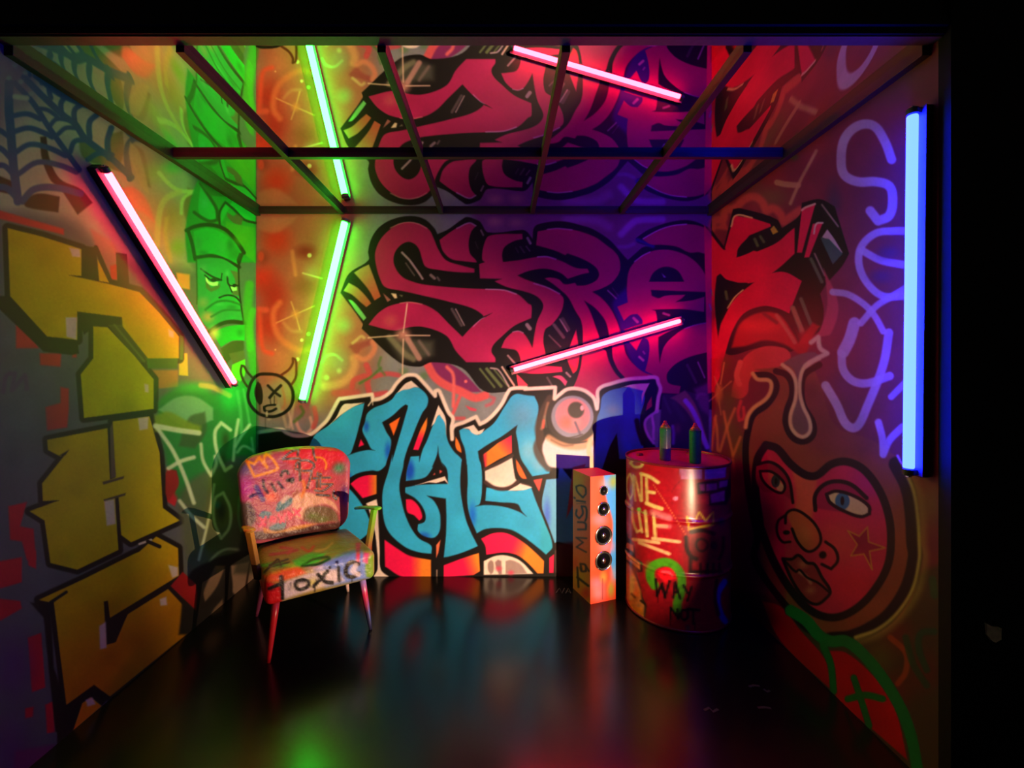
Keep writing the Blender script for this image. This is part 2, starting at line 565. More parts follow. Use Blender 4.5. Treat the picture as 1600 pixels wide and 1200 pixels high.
    # glints in the black
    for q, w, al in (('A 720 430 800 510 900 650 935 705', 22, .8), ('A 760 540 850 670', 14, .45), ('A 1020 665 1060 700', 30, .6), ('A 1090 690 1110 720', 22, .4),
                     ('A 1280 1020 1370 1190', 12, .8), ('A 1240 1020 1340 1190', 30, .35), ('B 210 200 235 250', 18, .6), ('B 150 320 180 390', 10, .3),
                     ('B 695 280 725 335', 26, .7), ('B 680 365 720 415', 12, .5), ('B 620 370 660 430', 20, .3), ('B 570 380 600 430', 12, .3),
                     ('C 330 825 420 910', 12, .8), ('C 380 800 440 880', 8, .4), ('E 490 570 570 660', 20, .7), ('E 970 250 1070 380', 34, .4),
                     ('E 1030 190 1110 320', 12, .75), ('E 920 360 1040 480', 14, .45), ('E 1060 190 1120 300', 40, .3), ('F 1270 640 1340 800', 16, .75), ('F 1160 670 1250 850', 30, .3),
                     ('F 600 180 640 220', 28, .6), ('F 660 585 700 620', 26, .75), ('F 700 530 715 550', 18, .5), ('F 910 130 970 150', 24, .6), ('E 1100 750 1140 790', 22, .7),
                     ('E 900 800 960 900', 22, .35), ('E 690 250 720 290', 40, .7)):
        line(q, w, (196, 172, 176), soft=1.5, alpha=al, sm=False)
    # dripping block under the S foot
    for q, w in (('E 200 710 350 900', 22), ('E 270 710 420 890', 34), ('E 350 720 500 900', 18)):
        line(q, w, (110, 132, 74), soft=2, alpha=.8, sm=False)
    line('E 310 700 390 720 500 890', 16, (214, 190, 190), soft=1.5, alpha=.8)
    line('E 430 690 555 880', 20, (228, 190, 170), soft=1.5, sm=False, alpha=.9)
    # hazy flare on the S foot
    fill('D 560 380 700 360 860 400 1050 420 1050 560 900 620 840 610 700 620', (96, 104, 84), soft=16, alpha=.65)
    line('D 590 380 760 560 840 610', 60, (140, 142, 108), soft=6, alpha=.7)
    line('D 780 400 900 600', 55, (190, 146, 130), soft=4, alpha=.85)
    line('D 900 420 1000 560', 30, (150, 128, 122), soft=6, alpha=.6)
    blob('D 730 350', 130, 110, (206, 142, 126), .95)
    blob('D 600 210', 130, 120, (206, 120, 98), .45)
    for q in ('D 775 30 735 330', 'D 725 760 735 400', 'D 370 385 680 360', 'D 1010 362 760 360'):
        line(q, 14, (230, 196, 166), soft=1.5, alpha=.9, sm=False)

def paint_back_lower():
    top = ('M 270 925 400 905 560 890 620 930 720 965 860 965 950 935 1050 850 1130 770 1200 650 1280 510 G 270 345 440 320 650 290 662 360 760 340 880 260 960 150 1060 60 1150 45 1210 60 '
           '1300 150 1380 240 1440 310 1440 250 1480 240 H 230 290 280 410 330 520 382 590 365 700 372 850 385 700 520 640 670 570 720 662 800 620 900 530 1000 400 1060 280 1110 220 1300 208 '
           'I 0 222 380 202 372 345 450 280 520 230 620 215 740 240 830 300 870 350 902 470 912 380 925 225 1100 150 1300 100 1500 85 J 520 80 550 150 575 220 550 330 530 500')
    # tag strokes on the grey left of the piece
    blob('M 560 400', 330, 320, (150, 148, 128), .5)
    for q, w, c, al in (('M 700 560 690 700 660 860', 40, (206, 176, 150), .6), ('M 640 640 700 880', 26, (214, 182, 160), .7), ('M 740 780 790 900 870 950 940 860 920 740', 40, (212, 160, 146), .8),
                        ('M 970 620 990 760 960 860', 60, (196, 74, 74), .75), ('M 930 400 920 560', 26, (190, 110, 80), .7), ('M 400 760 560 640 620 860', 36, (200, 172, 140), .6),
                        ('M 500 560 560 680', 40, (190, 165, 140), .5), ('M 560 340 600 560 560 640', 30, (190, 84, 62), .6), ('M 800 600 830 680 720 790', 40, (74, 120, 44), .8),
                        ('M 480 480 500 560', 30, (150, 60, 44), .7)):
        line(q, w, c, soft=3, alpha=al)
    fill('M 360 340 560 300 560 700 300 700 290 400', (140, 140, 124), soft=14, alpha=.5)
    fill(top + ' J 400 600 380 680 420 800 490 900 p 1118 900 p 1118 925 p 400 925', BLK, corner=40)
    cy = fill('M 960 980 1130 850 1250 760 G 300 520 430 440 555 400 520 560 470 760 420 930 380 1030 340 1055 470 1010 600 985 690 992 640 970 590 870 530 740 560 640 590 530 680 455 '
         '800 410 900 350 960 270 1040 230 1110 220 1180 200 1250 215 1345 320 1340 430 1280 520 1200 700 1130 880 1090 980 1050 1120 1040 1200 K 510 240 505 330 520 420 560 570 620 700 '
         '690 790 800 855 805 930 700 920 580 880 470 800 400 720 360 620 345 480 350 330 400 160 440 0 G 900 1130 1090 480 1100 430 1070 415 1020 450 900 560 775 640 830 760 890 880 '
         '830 1140 K 370 110 310 155 250 150 120 175 0 240 p 500 770 M 900 1200', CYAN)
    cy2 = fill('H 200 545 235 560 280 650 300 800 330 900 400 1010 490 1100 L 125 80 115 250 125 400 165 600 210 720 280 860 150 915 0 960 K 920 965 940 760 945 600 940 415 760 385 830 440 '
         '880 540 890 620 880 720 830 780 750 770 680 720 680 655 740 630 750 570 720 490 650 410 560 360 560 310 700 285 960 275 950 140 890 60 H 270 1200 210 1060 195 930 180 1050 '
         '120 1200 K 820 120 745 215 565 250 575 150 610 20 690 15 690 70 H 0 990 60 860 130 680', CYAN)
    cy3 = fill('H 460 740 520 715 600 740 700 800 780 740 900 640 1030 440 1150 290 1300 300 1400 310 1450 440 1430 640 1425 900 1460 1000 1530 1100 L 960 90 950 180 790 205 740 130 680 30 '
         'H 1190 870 1170 760 1190 670 1000 810 830 910 695 1000 710 1100 L 310 100 320 250 300 460 250 490 340 475 450 480 560 500 670 540 740 585 690 530 650 465 500 450 350 435 360 310 500 330 '
         '650 340 780 310 830 450 900 620 980 860 920 940 850 880 720 780 600 710 480 690 350 700 270 740 200 560 180 420 185 250 180 100 H 560 1200 530 980 480 840', CYAN)
    fill('K -60 280 0 300 70 360 160 480 210 580 240 690 140 800 0 860 -60 850', CYAN)
    cy4 = fill('L 920 235 1030 225 p 874 725 p 925 800 p 925 862 L 1035 820 1000 830 940 660 880 480', (90, 170, 226))
    # blue fades
    blob('G 580 690', 60, 110, BLUE, .8, clip=cy); blob('G 850 1000', 70, 190, BLUE, .8, clip=cy); blob('K 20 200', 60, 60, BLUE, .7, clip=cy)
    blob('K 600 150', 70, 150, BLUE, .95, .2, clip=cy2); blob('K 730 770', 110, 70, BLUE, .85, clip=cy2)
    blob('L 230 570', 60, 190, (10, 110, 235), .9, clip=cy3); blob('L 930 560', 60, 240, (60, 100, 235), .8, clip=cy4)
    blob('H 1250 550', 330, 350, (110, 140, 170), .55, clip=cy3); blob('H 1330 1000', 200, 260, (150, 200, 216), .6, clip=cy3); blob('L 850 100', 110, 120, (160, 190, 205), .5, clip=cy3)
    # reds, oranges and creams inside
    fill('G 865 660 1000 575 960 700 920 800', (240, 112, 34), sm=False)
    fill('G 510 850 550 920 480 950', REDM, sm=False)
    fill('G 1340 575 1335 680 1290 830 1230 985 1165 980 1210 850 1260 720', ORANGE, color2=REDM, g='G 1300 720 1250 860')
    fill('G 290 420 400 405 555 392 430 440 300 520 200 600 100 690 200 580', CREAM)
    fill('G 1060 160 1140 118 1240 205 1180 200 1110 225 1040 235 960 275', CREAM)
    fill('H 110 690 200 425 290 590 297 800 280 650 215 545 190 560 150 650', CREAM, corner=40)
    fill('H 500 715 640 670 700 750 780 715 740 775 680 795 620 770 580 725', CREAM)
    fill('H 415 820 450 880 480 960 490 1020 440 990 415 940', (238, 126, 40))
    fill('K 650 290 780 250 930 205 965 280 930 245 850 268 780 262', CREAM, sm=False)
    fill('K 565 420 620 425 680 480 715 560 715 600 690 620 640 570 580 540', REDM)
    fill('K 820 195 835 170 840 190', (226, 90, 80), sm=False); fill('K 880 145 908 160 882 180', (226, 90, 80), sm=False)
    fill('K 850 850 890 800 870 920 850 970', (232, 120, 80), sm=False)
    fill('K 365 800 480 880 600 950 800 990 800 1150 540 1150 370 1050', REDM, color2=ORANGE, g='K 600 1000 720 1000')
    fill('K 920 1040 1050 990 1195 940 L 290 925 300 1095 240 1130 0 1150 K 920 1150', REDM, color2=ORANGE, g='K 1090 1000 L 260 960', sm=False)
    fill('K 190 460 290 420 300 480 310 700 320 900 330 1080 410 1150 260 1150 300 1070 290 850 270 700 230 560 210 490', CREAM)
    fill('K 45 275 120 220 210 195 290 195 290 370 160 410 100 340', REDM, color2=ORANGE, g='K 200 300 280 300', corner=30)
    fill('K 120 900 175 855 245 795 245 930 220 1000', (232, 122, 40), sm=False)
    fill('K 850 1080 862 1080 860 1150 850 1150', (150, 130, 110), sm=False)
    fill('H 765 1040 940 900 1115 800 1120 1020 960 1100 790 1200', REDM, color2=ORANGE, g='H 1120 850 960 980', sm=False)
    fill('H 765 1050 800 1020 800 1190 780 1200', REDM, soft=6, alpha=.8)
    fill('L 345 150 480 90 600 30 630 220 650 250 560 310 430 300 350 260', CREAM)
    line('L 350 260 430 310 520 325 600 300 655 255', 34, (60, 40, 38), soft=2.5)
    line('L 345 140 480 80 605 10', 30, (60, 44, 40), soft=2)
    fill('L 635 40 690 130 740 230 690 220 650 150', (238, 110, 40))
    fill('L 800 240 885 225 855 350', (226, 74, 66), sm=False)
    fill('L 650 290 690 268 790 310 700 335 560 340', CREAM)
    line('L 690 270 760 290', 14, (60, 45, 40))
    fill('L 310 790 420 740 550 740 700 820 820 920 900 1000 895 1115 840 1115 740 1010 640 940 520 920 360 940 350 860', REDM, color2=ORANGE, g='L 600 850 740 900', corner=45)
    fill('L 335 1000 450 950 560 950 680 1000 800 1120 335 1130', CREAM, corner=45)
    fill('L 375 1020 400 990 425 1010 425 1100 400 1125 375 1080', (150, 128, 120), soft=2)
    fill('L 440 1010 470 985 500 1000 505 1120 480 1130 450 1060', (150, 120, 118), soft=2)
    fill('L 540 1000 590 990 680 1030 740 1115 540 1120', (160, 140, 132), soft=2)
    blob('L 590 1110 475 1070', 50, 40, (206, 70, 100), .9)
    fill('L 950 970 995 935 990 1110 950 1110', REDM, sm=False)
    fill('L 1000 900 1030 890 1030 1110 1005 1110', (60, 55, 52), sm=False)
    # brushed brown rim and eyeball
    line('I 320 350 240 500 180 700 190 850 160 960 200 1080 300 1200', 110, (70, 52, 42), soft=5, alpha=.85)
    line('I 290 400 260 520 210 720', 34, (150, 110, 84), soft=3, alpha=.8)
    line('I 240 620 230 700', 34, (214, 90, 72), soft=3, alpha=.9)
    line('I 250 560 270 700', 16, (120, 130, 110), soft=2, alpha=.6)
    fill('I 220 930 260 830 330 850 450 920 620 950 770 930 860 780 868 1200 330 1200 230 1040', (214, 208, 206), soft=3)
    fill('p 862 700 p 928 690 p 932 728 p 872 728', (210, 204, 205), soft=4)
    line('I 300 830 420 900 560 940 720 940 830 900', 80, (196, 150, 110), soft=6, alpha=.85)
    line('I 330 860 480 930 600 925', 22, (90, 66, 52), soft=3, alpha=.6)
    fill('I 640 860 730 850 830 770 800 860 700 880', (232, 116, 70), soft=2)
    line('I 830 760 810 900 800 1000 830 1100 840 1200', 60, (236, 196, 150), soft=4, alpha=.9)
    def circ(cxy, r, n=40, k=1.0):
        q = W.pts(cxy)[0]
        return np.array([(q[0] + r * .125 * math.cos(2 * math.pi * i / n), q[1] + r * .125 * k * math.sin(2 * math.pi * i / n)) for i in range(n)])
    fill(circ('I 600 570', 330), (44, 38, 36), sm=False, soft=3)
    fill(circ('I 595 570', 265), (134, 138, 156), sm=False, soft=2)
    fill(circ('I 600 555', 215), (214, 130, 140), sm=False, soft=5)
    blob('I 520 640', 150, 120, (226, 112, 88), .7); blob('I 640 640', 110, 120, (226, 170, 170), .7)
    fill(circ('I 640 485', 102), (62, 56, 48), sm=False, soft=3)
    fill(circ('I 716 460', 24, k=1.4), (226, 160, 176), sm=False, soft=2)
    line('I 630 640 690 780', 26, (96, 86, 110), soft=3)
    line('I 420 800 520 830 620 820 720 790', 12, (50, 42, 40), soft=2)
    # last letter
    n5 = fill('I 985 290 1250 200 1480 210 1500 350 1440 600 1480 900 1480 1100 1180 1100 1150 780 1060 950 960 1250 870 1250 900 600 940 480', (58, 116, 190))
    blob('I 1100 480', 150, 120, (110, 130, 160), .6, clip=n5)
    fill('I 1200 205 1340 165 1560 150 1490 300 1465 410 1462 300 1480 245 1380 220 1260 195', CREAM)
    fill('J 465 310 470 440 390 500 410 410', (190, 60, 70), sm=False)
    line('I 1400 620 1430 760 1480 900', 60, BLK, soft=3)
    line(top, 48, CREAM, soft=2.2)
    line('J 530 500 400 600 380 680 420 800 490 900', 34, (206, 170, 200), soft=2.5)
    line('J 470 560 490 700 485 780 490 850', 30, (206, 170, 200), soft=2.5)
    # notches of the cream line
    line('G 655 360 605 430', 18, CREAM, soft=1.5, alpha=.9); line('G 655 360 660 420', 12, CREAM, soft=1.5)
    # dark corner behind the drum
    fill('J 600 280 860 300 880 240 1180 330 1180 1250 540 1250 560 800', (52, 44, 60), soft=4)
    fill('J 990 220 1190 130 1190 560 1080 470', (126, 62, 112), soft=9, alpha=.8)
    line('J 1030 340 1060 290 1130 290', 30, (150, 100, 140), soft=5, alpha=.6)
    fill('J 700 335 880 240 960 330 1050 500 1130 760 1180 960 1090 900 1020 700 900 500 790 390', (140, 106, 84), soft=3)
    line('J 890 370 960 460 1040 620 1100 800 1160 950', 60, (170, 130, 210), soft=4)
    line('J 730 690 740 760 735 900', 40, (150, 110, 190), soft=5, alpha=.8)
    blob('J 790 720', 70, 110, (120, 80, 84), .7)
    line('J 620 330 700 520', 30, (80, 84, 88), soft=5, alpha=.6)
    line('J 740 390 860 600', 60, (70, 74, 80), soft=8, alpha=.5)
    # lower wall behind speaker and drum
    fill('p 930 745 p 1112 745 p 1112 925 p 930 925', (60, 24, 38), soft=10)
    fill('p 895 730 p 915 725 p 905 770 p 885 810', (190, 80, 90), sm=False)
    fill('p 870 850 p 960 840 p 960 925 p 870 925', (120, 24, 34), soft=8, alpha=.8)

def paint_devil():
    # horned round face tagged across the corner
    lw = 38
    line('M 150 400 180 300 260 210 380 195 520 215 640 300 700 420 690 560 620 660 500 720 380 725 260 680 170 580 140 480', lw, BLK, closed=True, soft=1.6)
    line('M 190 235 130 170 90 100 60 90 50 170 80 270 130 350', 28, (46, 26, 18), soft=1.6)
    line('M 560 205 650 140 700 60 700 0 735 20 745 140 735 240 690 320', 30, (92, 30, 18), soft=1.6)
    fill('M 260 285 300 330 325 450 315 560 285 585 240 520 220 400', (30, 20, 18))
    line('M 390 340 470 420 540 470', 32, BLK, soft=1.6); line('M 550 340 470 420 410 490', 36, BLK, soft=1.6)
    line('M 340 610 380 590 480 580', 24, BLK); line('M 340 620 360 660 430 660 490 630', 30, BLK)
    line('M 340 610 345 650', 30, BLK)
    line('M 415 500 425 575', 8, BLK); line('M 470 470 470 590', 8, BLK); line('M 355 740 360 880', 7, (60, 60, 50), alpha=.8); line('M 285 580 290 690', 22, (60, 45, 35), soft=3, alpha=.7)
    line('M 375 670 375 720', 26, (214, 190, 160), soft=2, alpha=.8)

def paint_left():
    fill('p -60 -40 p 400 -40 p 400 1260 p -60 1260', (88, 90, 88), sm=False, soft=.8)
    # ---- upper zone: pale ground and web
    fill('p -60 -40 p 300 -40 p 300 420 p 180 400 p 100 340 p -60 330', (150, 166, 124), soft=30)
    fill('p -60 -40 p 60 -40 p 60 150 p 20 190 p -60 300', (112, 100, 112), soft=50, alpha=.8)
    BR = (40, 28, 20)
    fill('X 270 660 310 655 330 800 400 940 540 1010 620 1100 520 1180 400 1000 340 950 280 800', BR, soft=2.5)
    fill('X 150 1090 250 1040 400 1060 390 1165 180 1130', BR, soft=2.5)
    fill('X -80 890 90 960 100 1050 -80 1010', BR, soft=2.5)
    fill('X 540 600 620 720 740 820 820 900 700 860 560 800 530 700', (74, 92, 46), soft=4, alpha=.8)
    fill('X 740 640 820 620 830 760 800 860 740 760', (86, 100, 44), soft=4, alpha=.8)
    fill('X 880 700 960 760 1010 1000 960 980 900 860', (96, 96, 44), soft=5, alpha=.8)
    fill('X 640 880 800 980 900 1120 820 1180 700 1000', (86, 70, 40), soft=6, alpha=.8)
    WEB = (14, 70, 104)
    for q, w in (('X 60 300 60 480 70 600 90 850 120 1090', 58), ('X 100 300 220 430 330 600 430 740 530 880', 36), ('X 160 260 300 400 430 520 500 570 570 670 740 800 880 930', 42),
                 ('X 240 250 400 370 560 440 680 480 800 560 900 660 1000 690', 42), ('X 80 520 180 505 270 540', 34), ('X 80 630 190 600 300 635 350 660', 36), ('X 95 770 200 710 330 735 440 785', 36),
                 ('X 120 910 250 830 400 850 510 895', 36), ('X 150 1090 230 1010 380 1000 540 1040', 46), ('X 270 470 320 480 380 520', 28), ('X 330 590 380 540 470 550', 30), ('X 390 640 440 600 510 600', 30),
                 ('X 470 760 500 690 570 680', 34), ('X 590 810 660 770 750 780', 36), ('X 340 400 330 330 370 280', 34), ('X 410 500 410 430 450 380', 36), ('X 500 570 500 480 550 440', 36), ('X 600 670 600 560 650 510', 38),
                 ('X 730 800 720 690 745 600', 40), ('X 870 940 850 800 860 710 910 660', 42), ('X -60 640 -20 610 50 650', 34), ('X -60 740 0 735 70 800', 36), ('X -60 870 20 850 90 910', 36), ('X -60 1000 40 1000 110 1060', 46),
                 ('X 280 300 270 240 310 200', 30), ('X 200 250 190 200 230 150', 26)):
        line(q, w, WEB, soft=2.2)
    blob('X 80 300', 260, 210, (104, 88, 104), .75)
    for q in ('X 170 230', 'X 60 265', 'X 140 290', 'X 210 370', 'X 100 180'):
        blob(q, 28, 24, (120, 140, 124), .8, .3)
    line('X 100 390 180 400', 34, (140, 158, 126), soft=3)
    # ---- orange and lime swooshes
    blob('V 100 300 200 800 400 900', 420, 420, (190, 140, 96), .75)
    blob('V 280 420', 260, 160, (150, 176, 70), .6)
    blob('V 420 370', 150, 90, (90, 200, 80), .8)
    fill('V 20 130 90 200 150 380 200 620 130 560 60 400 10 250', (182, 160, 104), soft=4, alpha=.9)
    fill('V -60 560 60 560 180 680 260 900 150 800 -60 700', (214, 120, 92), soft=7, alpha=.8)
    fill('V 560 560 660 600 670 760 600 900 560 880 520 760', (112, 96, 46), soft=6, alpha=.8)
    blob('V 420 850', 170, 200, (164, 130, 66), .7)
    blob('V 460 1120', 130, 130, (120, 170, 40), .7)
    line('V 290 420 380 520 480 585 620 598', 38, (178, 206, 110), soft=3.5, alpha=.9)
    line('V 620 598 540 640 505 700 500 800', 30, (178, 206, 110), soft=3, alpha=.9)
    line('V 480 600 370 650 310 740 285 880 270 1100', 55, (186, 190, 104), soft=5, alpha=.8)
    line('V 360 850 350 1000 400 1250', 40, (190, 170, 80), soft=6, alpha=.6)
    # ---- totem figure by the corner
    fill('V 640 520 760 440 1200 560 1200 1260 560 1260 540 950', (28, 130, 48), soft=5)
    fill('p 345 60 p 400 60 p 400 320 p 330 300', (40, 136, 54), soft=12)
    fill('V 680 540 760 620 830 740 830 850 780 870 700 840 660 760 670 640', (16, 158, 70), soft=2)
    line('V 680 520 760 640 830 760 840 860 770 875 690 840 620 790', 30, (34, 66, 24), soft=2.5)
    fill('V 870 900 860 780 910 700 1000 780 1080 850 1190 880 1190 820 1000 640', (16, 156, 66), soft=2)
    line('V 860 920 860 790 912 695 1000 770 1090 860 1195 890', 22, (24, 44, 18), soft=1.8)
    fill('V 930 790 990 830 1020 800 1080 850 1060 920 990 890 930 830', (92, 82, 56), soft=2)
    fill('V 640 460 760 430 900 560 1000 640 870 640 760 620', (40, 96, 40), soft=4)
    fill('V 920 870 1000 900 1190 930 1190 1260 1090 1180 1000 1050 920 950', (66, 140, 40), soft=3)
    # hat
    fill('Wf 90 165 170 145 260 170 340 230 400 305 375 385 300 345 200 320 105 335', (16, 160, 60), corner=40)
    blob('Wf 270 260', 60, 90, (60, 150, 80), .6); blob('Wf 120 250', 40, 90, (60, 130, 70), .6)
    fill('Wf 375 300 405 300 375 390 360 350', (24, 36, 18))
    line('Wf 45 160 100 135 190 125 280 150 350 215 405 300', 24, (24, 32, 16), soft=1.8)
    line('Wf 55 160 80 240 100 340', 22, (26, 40, 18), soft=2)
    line('Wf 100 330 200 318 290 345 375 390', 22, (24, 32, 16), soft=1.8)
    # face
    fill('Wf 108 345 260 335 372 400 375 560 405 720 300 740 200 790 130 700 112 560', (40, 140, 74), corner=40)
    fill('Wf 320 410 372 420 375 570 330 560 350 480', (98, 92, 62), soft=2)
    fill('Wf 165 660 200 600 280 570 375 590 385 640 300 640 200 670', (30, 150, 70), soft=3)
    blob('Wf 180 700', 70, 60, (176, 146, 96), .8); blob('Wf 150 610', 60, 60, (150, 150, 100), .6)
    fill('Wf 165 470 200 520 255 490 250 520 200 545 170 520', (84, 96, 52), soft=2.5)
    fill('Wf 165 440 190 480 245 480 240 505 200 505 170 480', (196, 226, 150)); blob('Wf 215 470', 22, 16, BLK, 1, .6)
    fill('Wf 312 495 330 540 360 535 360 510', (196, 226, 150)); blob('Wf 345 505', 16, 14, BLK, 1, .6)
    line('Wf 135 400 200 445 262 470', 10, BLK); line('Wf 160 440 200 470 265 470', 8, BLK); line('Wf 262 470 268 430', 6, BLK)
    line('Wf 300 450 312 500 365 505', 10, BLK); line('Wf 312 500 330 545', 7, BLK)
    line('Wf 250 580 300 565 350 575 385 610', 9, BLK); line('Wf 370 390 375 520 385 620 405 740', 10, (20, 34, 16)); line('Wf 108 340 112 560 110 620', 8, (40, 70, 24))
    line('Wf 185 795 260 745 330 730 410 740', 24, (26, 34, 18), soft=1.8)
    fill('Wf 210 800 300 760 412 750 410 850 330 850 260 890', (24, 160, 50)); blob('Wf 220 800', 60, 70, (206, 206, 110), .8)
    fill('Wf 260 900 330 855 402 850 400 910 330 960 290 1000', (62, 66, 34)); fill('Wf 310 930 405 910 412 965 340 1000', (90, 84, 54))
    fill('Wf 330 1000 412 965 410 1060 380 1110 330 1060', (96, 190, 40))
    line('Wf 440 500 430 600 430 740 450 900 470 1040', 55, (60, 140, 40), soft=6, alpha=.8)
    line('Wf 460 660 440 760 445 900', 40, (66, 150, 44), soft=5, alpha=.8)
    for q_, rx, ry, c_ in (('Wf 320 250', 40, 60, (10, 90, 40)), ('Wf 150 300', 50, 26, (8, 110, 50)), ('Wf 150 400', 40, 50, (90, 150, 100)), ('Wf 300 430', 26, 40, (90, 170, 110)), ('Wf 250 620', 60, 20, (70, 170, 100)), ('Wf 330 640', 50, 24, (20, 100, 50)), ('Wf 330 700', 60, 22, (26, 150, 70)), ('Wf 380 800', 36, 40, (10, 110, 40)), ('V 1000 1180', 120, 110, (14, 110, 44)), ('V 720 700', 60, 90, (60, 170, 110)), ('V 1050 1050', 100, 90, (90, 150, 40))):
        blob(q_, rx, ry, c_, .7)
    line('Wf 165 655 230 610 300 600 385 625', 10, (20, 84, 36), soft=3); line('Wf 200 700 280 660 380 660', 9, (20, 90, 40), soft=3)
    # ---- yellow block letters
    red = (190, 34, 44)
    fill('O -200 90 0 110 380 220 380 255 0 160 -200 120', red, sm=False, soft=3)
    fill('O 540 220 690 330 690 560 580 360', (176, 110, 90), soft=8, alpha=.7)
    for q in ('O 95 790 160 800 230 930 95 930', 'O 235 960 365 960 360 1040 240 1030', 'P 360 170 410 180 410 300 400 410 280 430 270 290 360 265', 'P 50 880 160 855 120 1000 200 1015 215 1200 160 1200 130 1090 60 1080',
              'Q -80 80 130 40 130 190 -80 250', 'Q -80 280 120 300 130 345 0 420 -80 420', 'Q 165 520 245 490 270 815 190 845', 'Q 270 920 320 895 325 1080 280 1090', 'Q 150 940 200 930 195 990 150 1000',
              'P 985 680 1060 700 1085 760 1040 880 990 850', 'O 655 440 700 430 700 520 660 530', 'O 485 790 535 795 535 830 490 825', 'O 440 920 460 920 455 985 430 985', 'Q 160 0 215 0 215 110 170 90'):
        fill(q, red, sm=False, soft=3)
    fill('O 900 1060 1060 1060 1060 1160 940 1170 P 940 180', (170, 110, 60), soft=3, sm=False)
    fill('O 1065 960 1115 960 1120 1095 1065 1090', (206, 196, 60), sm=False); fill('O 1050 480 1130 490 1130 580 1060 570', (196, 150, 70), sm=False, soft=3)
    y1 = 'O 45 215 250 265 485 340 485 500 410 495 640 545 830 595 950 720 1065 860 1065 990 880 990 730 800 725 745 460 712 460 880 280 860 60 620'
    y2 = 'O 555 800 640 805 800 975 P 915 125 915 300 500 355 480 95 555 0'
    y3 = 'P 280 485 640 415 655 720 685 710 670 375 890 345 950 560 970 890 1070 965 780 1095 720 1050 705 830 685 835 705 1140 Q 460 115 300 75 P 265 965 175 910 350 845 255 850 250 745 410 545 360 585 285 545'
    y4 = 'Q 230 295 500 170 800 20 P 830 1150 930 1060 1060 1130 Q 1065 150 650 405 640 300 620 305 635 560 680 550 760 380 1000 230 1190 435 655 870 560 800 395 920 320 310 390 250 300 310'
    DK = (28, 21, 19)
    for q, w in ((y1, 62), (y2, 56), (y3, 56), (y4, 56)):
        p_ = W.pts(q)
        line(p_, w * .2625, DK, sm=False, soft=2.2, closed=True)
    fill('O 0 620 60 620 280 860 460 880 470 960 430 970 260 950 -20 680', DK, sm=False, soft=2)
    fill('O 490 320 570 330 590 530 500 520', DK, sm=False); fill('O 690 360 755 370 770 570 700 560', DK, sm=False); line('O 570 330 660 540', 26, DK, sm=False)
    fill('O 580 400 650 540 590 530', YEL, sm=False)
    fill('O 460 715 780 745 720 770 720 800 640 790 560 800 500 850', DK, sm=False); fill('O 640 790 730 790 890 1000 830 1020', (52, 56, 30), sm=False); line('O 680 790 860 1010', 10, (96, 116, 60), soft=3, alpha=.7)
    fill('O 870 985 1060 990 1055 1050 880 1050', (50, 90, 34), sm=False, soft=2); fill('O 1070 850 1095 860 1090 1000 1070 1000', (60, 110, 40), sm=False)
    fill('Q 180 310 300 320 320 700 395 920 440 1080 330 1080 290 700 260 400', DK, sm=False, soft=3)
    fill('Q 395 920 560 800 655 870 605 925 540 870 490 910 435 1075 340 1160 340 980', DK, sm=False, soft=2)
    fill(y1, YEL, sm=False); fill(y2, (180, 180, 10), sm=False); fill(y3, (186, 166, 10), sm=False)
    fill(y4, (190, 156, 8), sm=False, color2=(190, 124, 6), g='Q 500 300 700 600')
    fill('Q 490 910 540 875 605 925 435 1075', (226, 140, 10), sm=False)
    fill('P 655 415 670 380 690 705 660 715', (96, 78, 66), sm=False)
    fill('P 690 830 705 825 720 1050 700 1060', DK, sm=False)
    fill('P 610 735 740 700 735 716 615 752', (84, 68, 50), sm=False); fill('P 615 840 750 800 745 816 620 852', (84, 68, 50), sm=False)
    fill('P 350 580 410 545 390 575', DK, sm=False); fill('P 255 850 350 845 255 870', DK, sm=False)
    fill('Q 618 305 642 300 655 405 760 375 690 545 635 560', DK, sm=False); line('Q 300 310 395 248', 18, DK, sm=False)
    line('P 830 1105 900 1080', 14, (206, 190, 160)); line('P 880 1090 950 1120', 22, DK)
    for q in ('O 410 330 475 340 480 390 430 385', 'O 390 745 460 745 455 880 395 862', 'O 1000 815 1035 830 1035 870 1005 860', 'P 620 850 680 838 690 985 635 998', 'P 820 355 885 348 880 420 830 430', 'P 858 150 885 155 885 205 862 200',
              'Q 590 450 630 425 635 580 595 590', 'Q 1000 85 1060 100 1060 150 1025 165', 'Q 950 290 990 275 995 325 955 330', 'Q 510 890 550 875 570 915 520 930'):
        fill(q, (206, 190, 176), sm=False, soft=3, alpha=.9)
    # left of the letters, low purple haze and scribble
    blob('Ql 80 600 60 1100', 200, 330, (92, 50, 104), .7)
    fill('Ql 90 1100 320 1060 330 1260 70 1260', (120, 30, 84), soft=8, alpha=.7)
    line('P 20 200 40 100 90 90 70 190 150 100 160 180', 26, (92, 52, 92), soft=4, alpha=.6)
    blob('p 30 660', 90, 130, (74, 96, 90), .5)
    # ---- green mound and the scrawl
    fill('U 150 160 230 90 330 70 430 110 520 60 640 40 640 420 560 420 430 480 380 700 240 620 180 400', (36, 130, 52), soft=10, alpha=.95)
    fill('U 150 190 240 130 330 125 420 180 420 240 300 280', (120, 176, 126), soft=5, alpha=.9)
    blob('U 330 80', 170, 50, (40, 190, 70), .8); blob('U 500 120', 90, 130, (40, 200, 80), .7)
    fill('U 300 230 380 200 385 300 330 380 250 370', (60, 84, 46), soft=6, alpha=.8)
    fill('U 130 220 200 200 300 250 360 270 360 300 240 290 130 300', (120, 150, 36), soft=7, alpha=.9)
    fill('U 190 480 240 490 250 560 200 640 185 600', (150, 36, 30), soft=3)
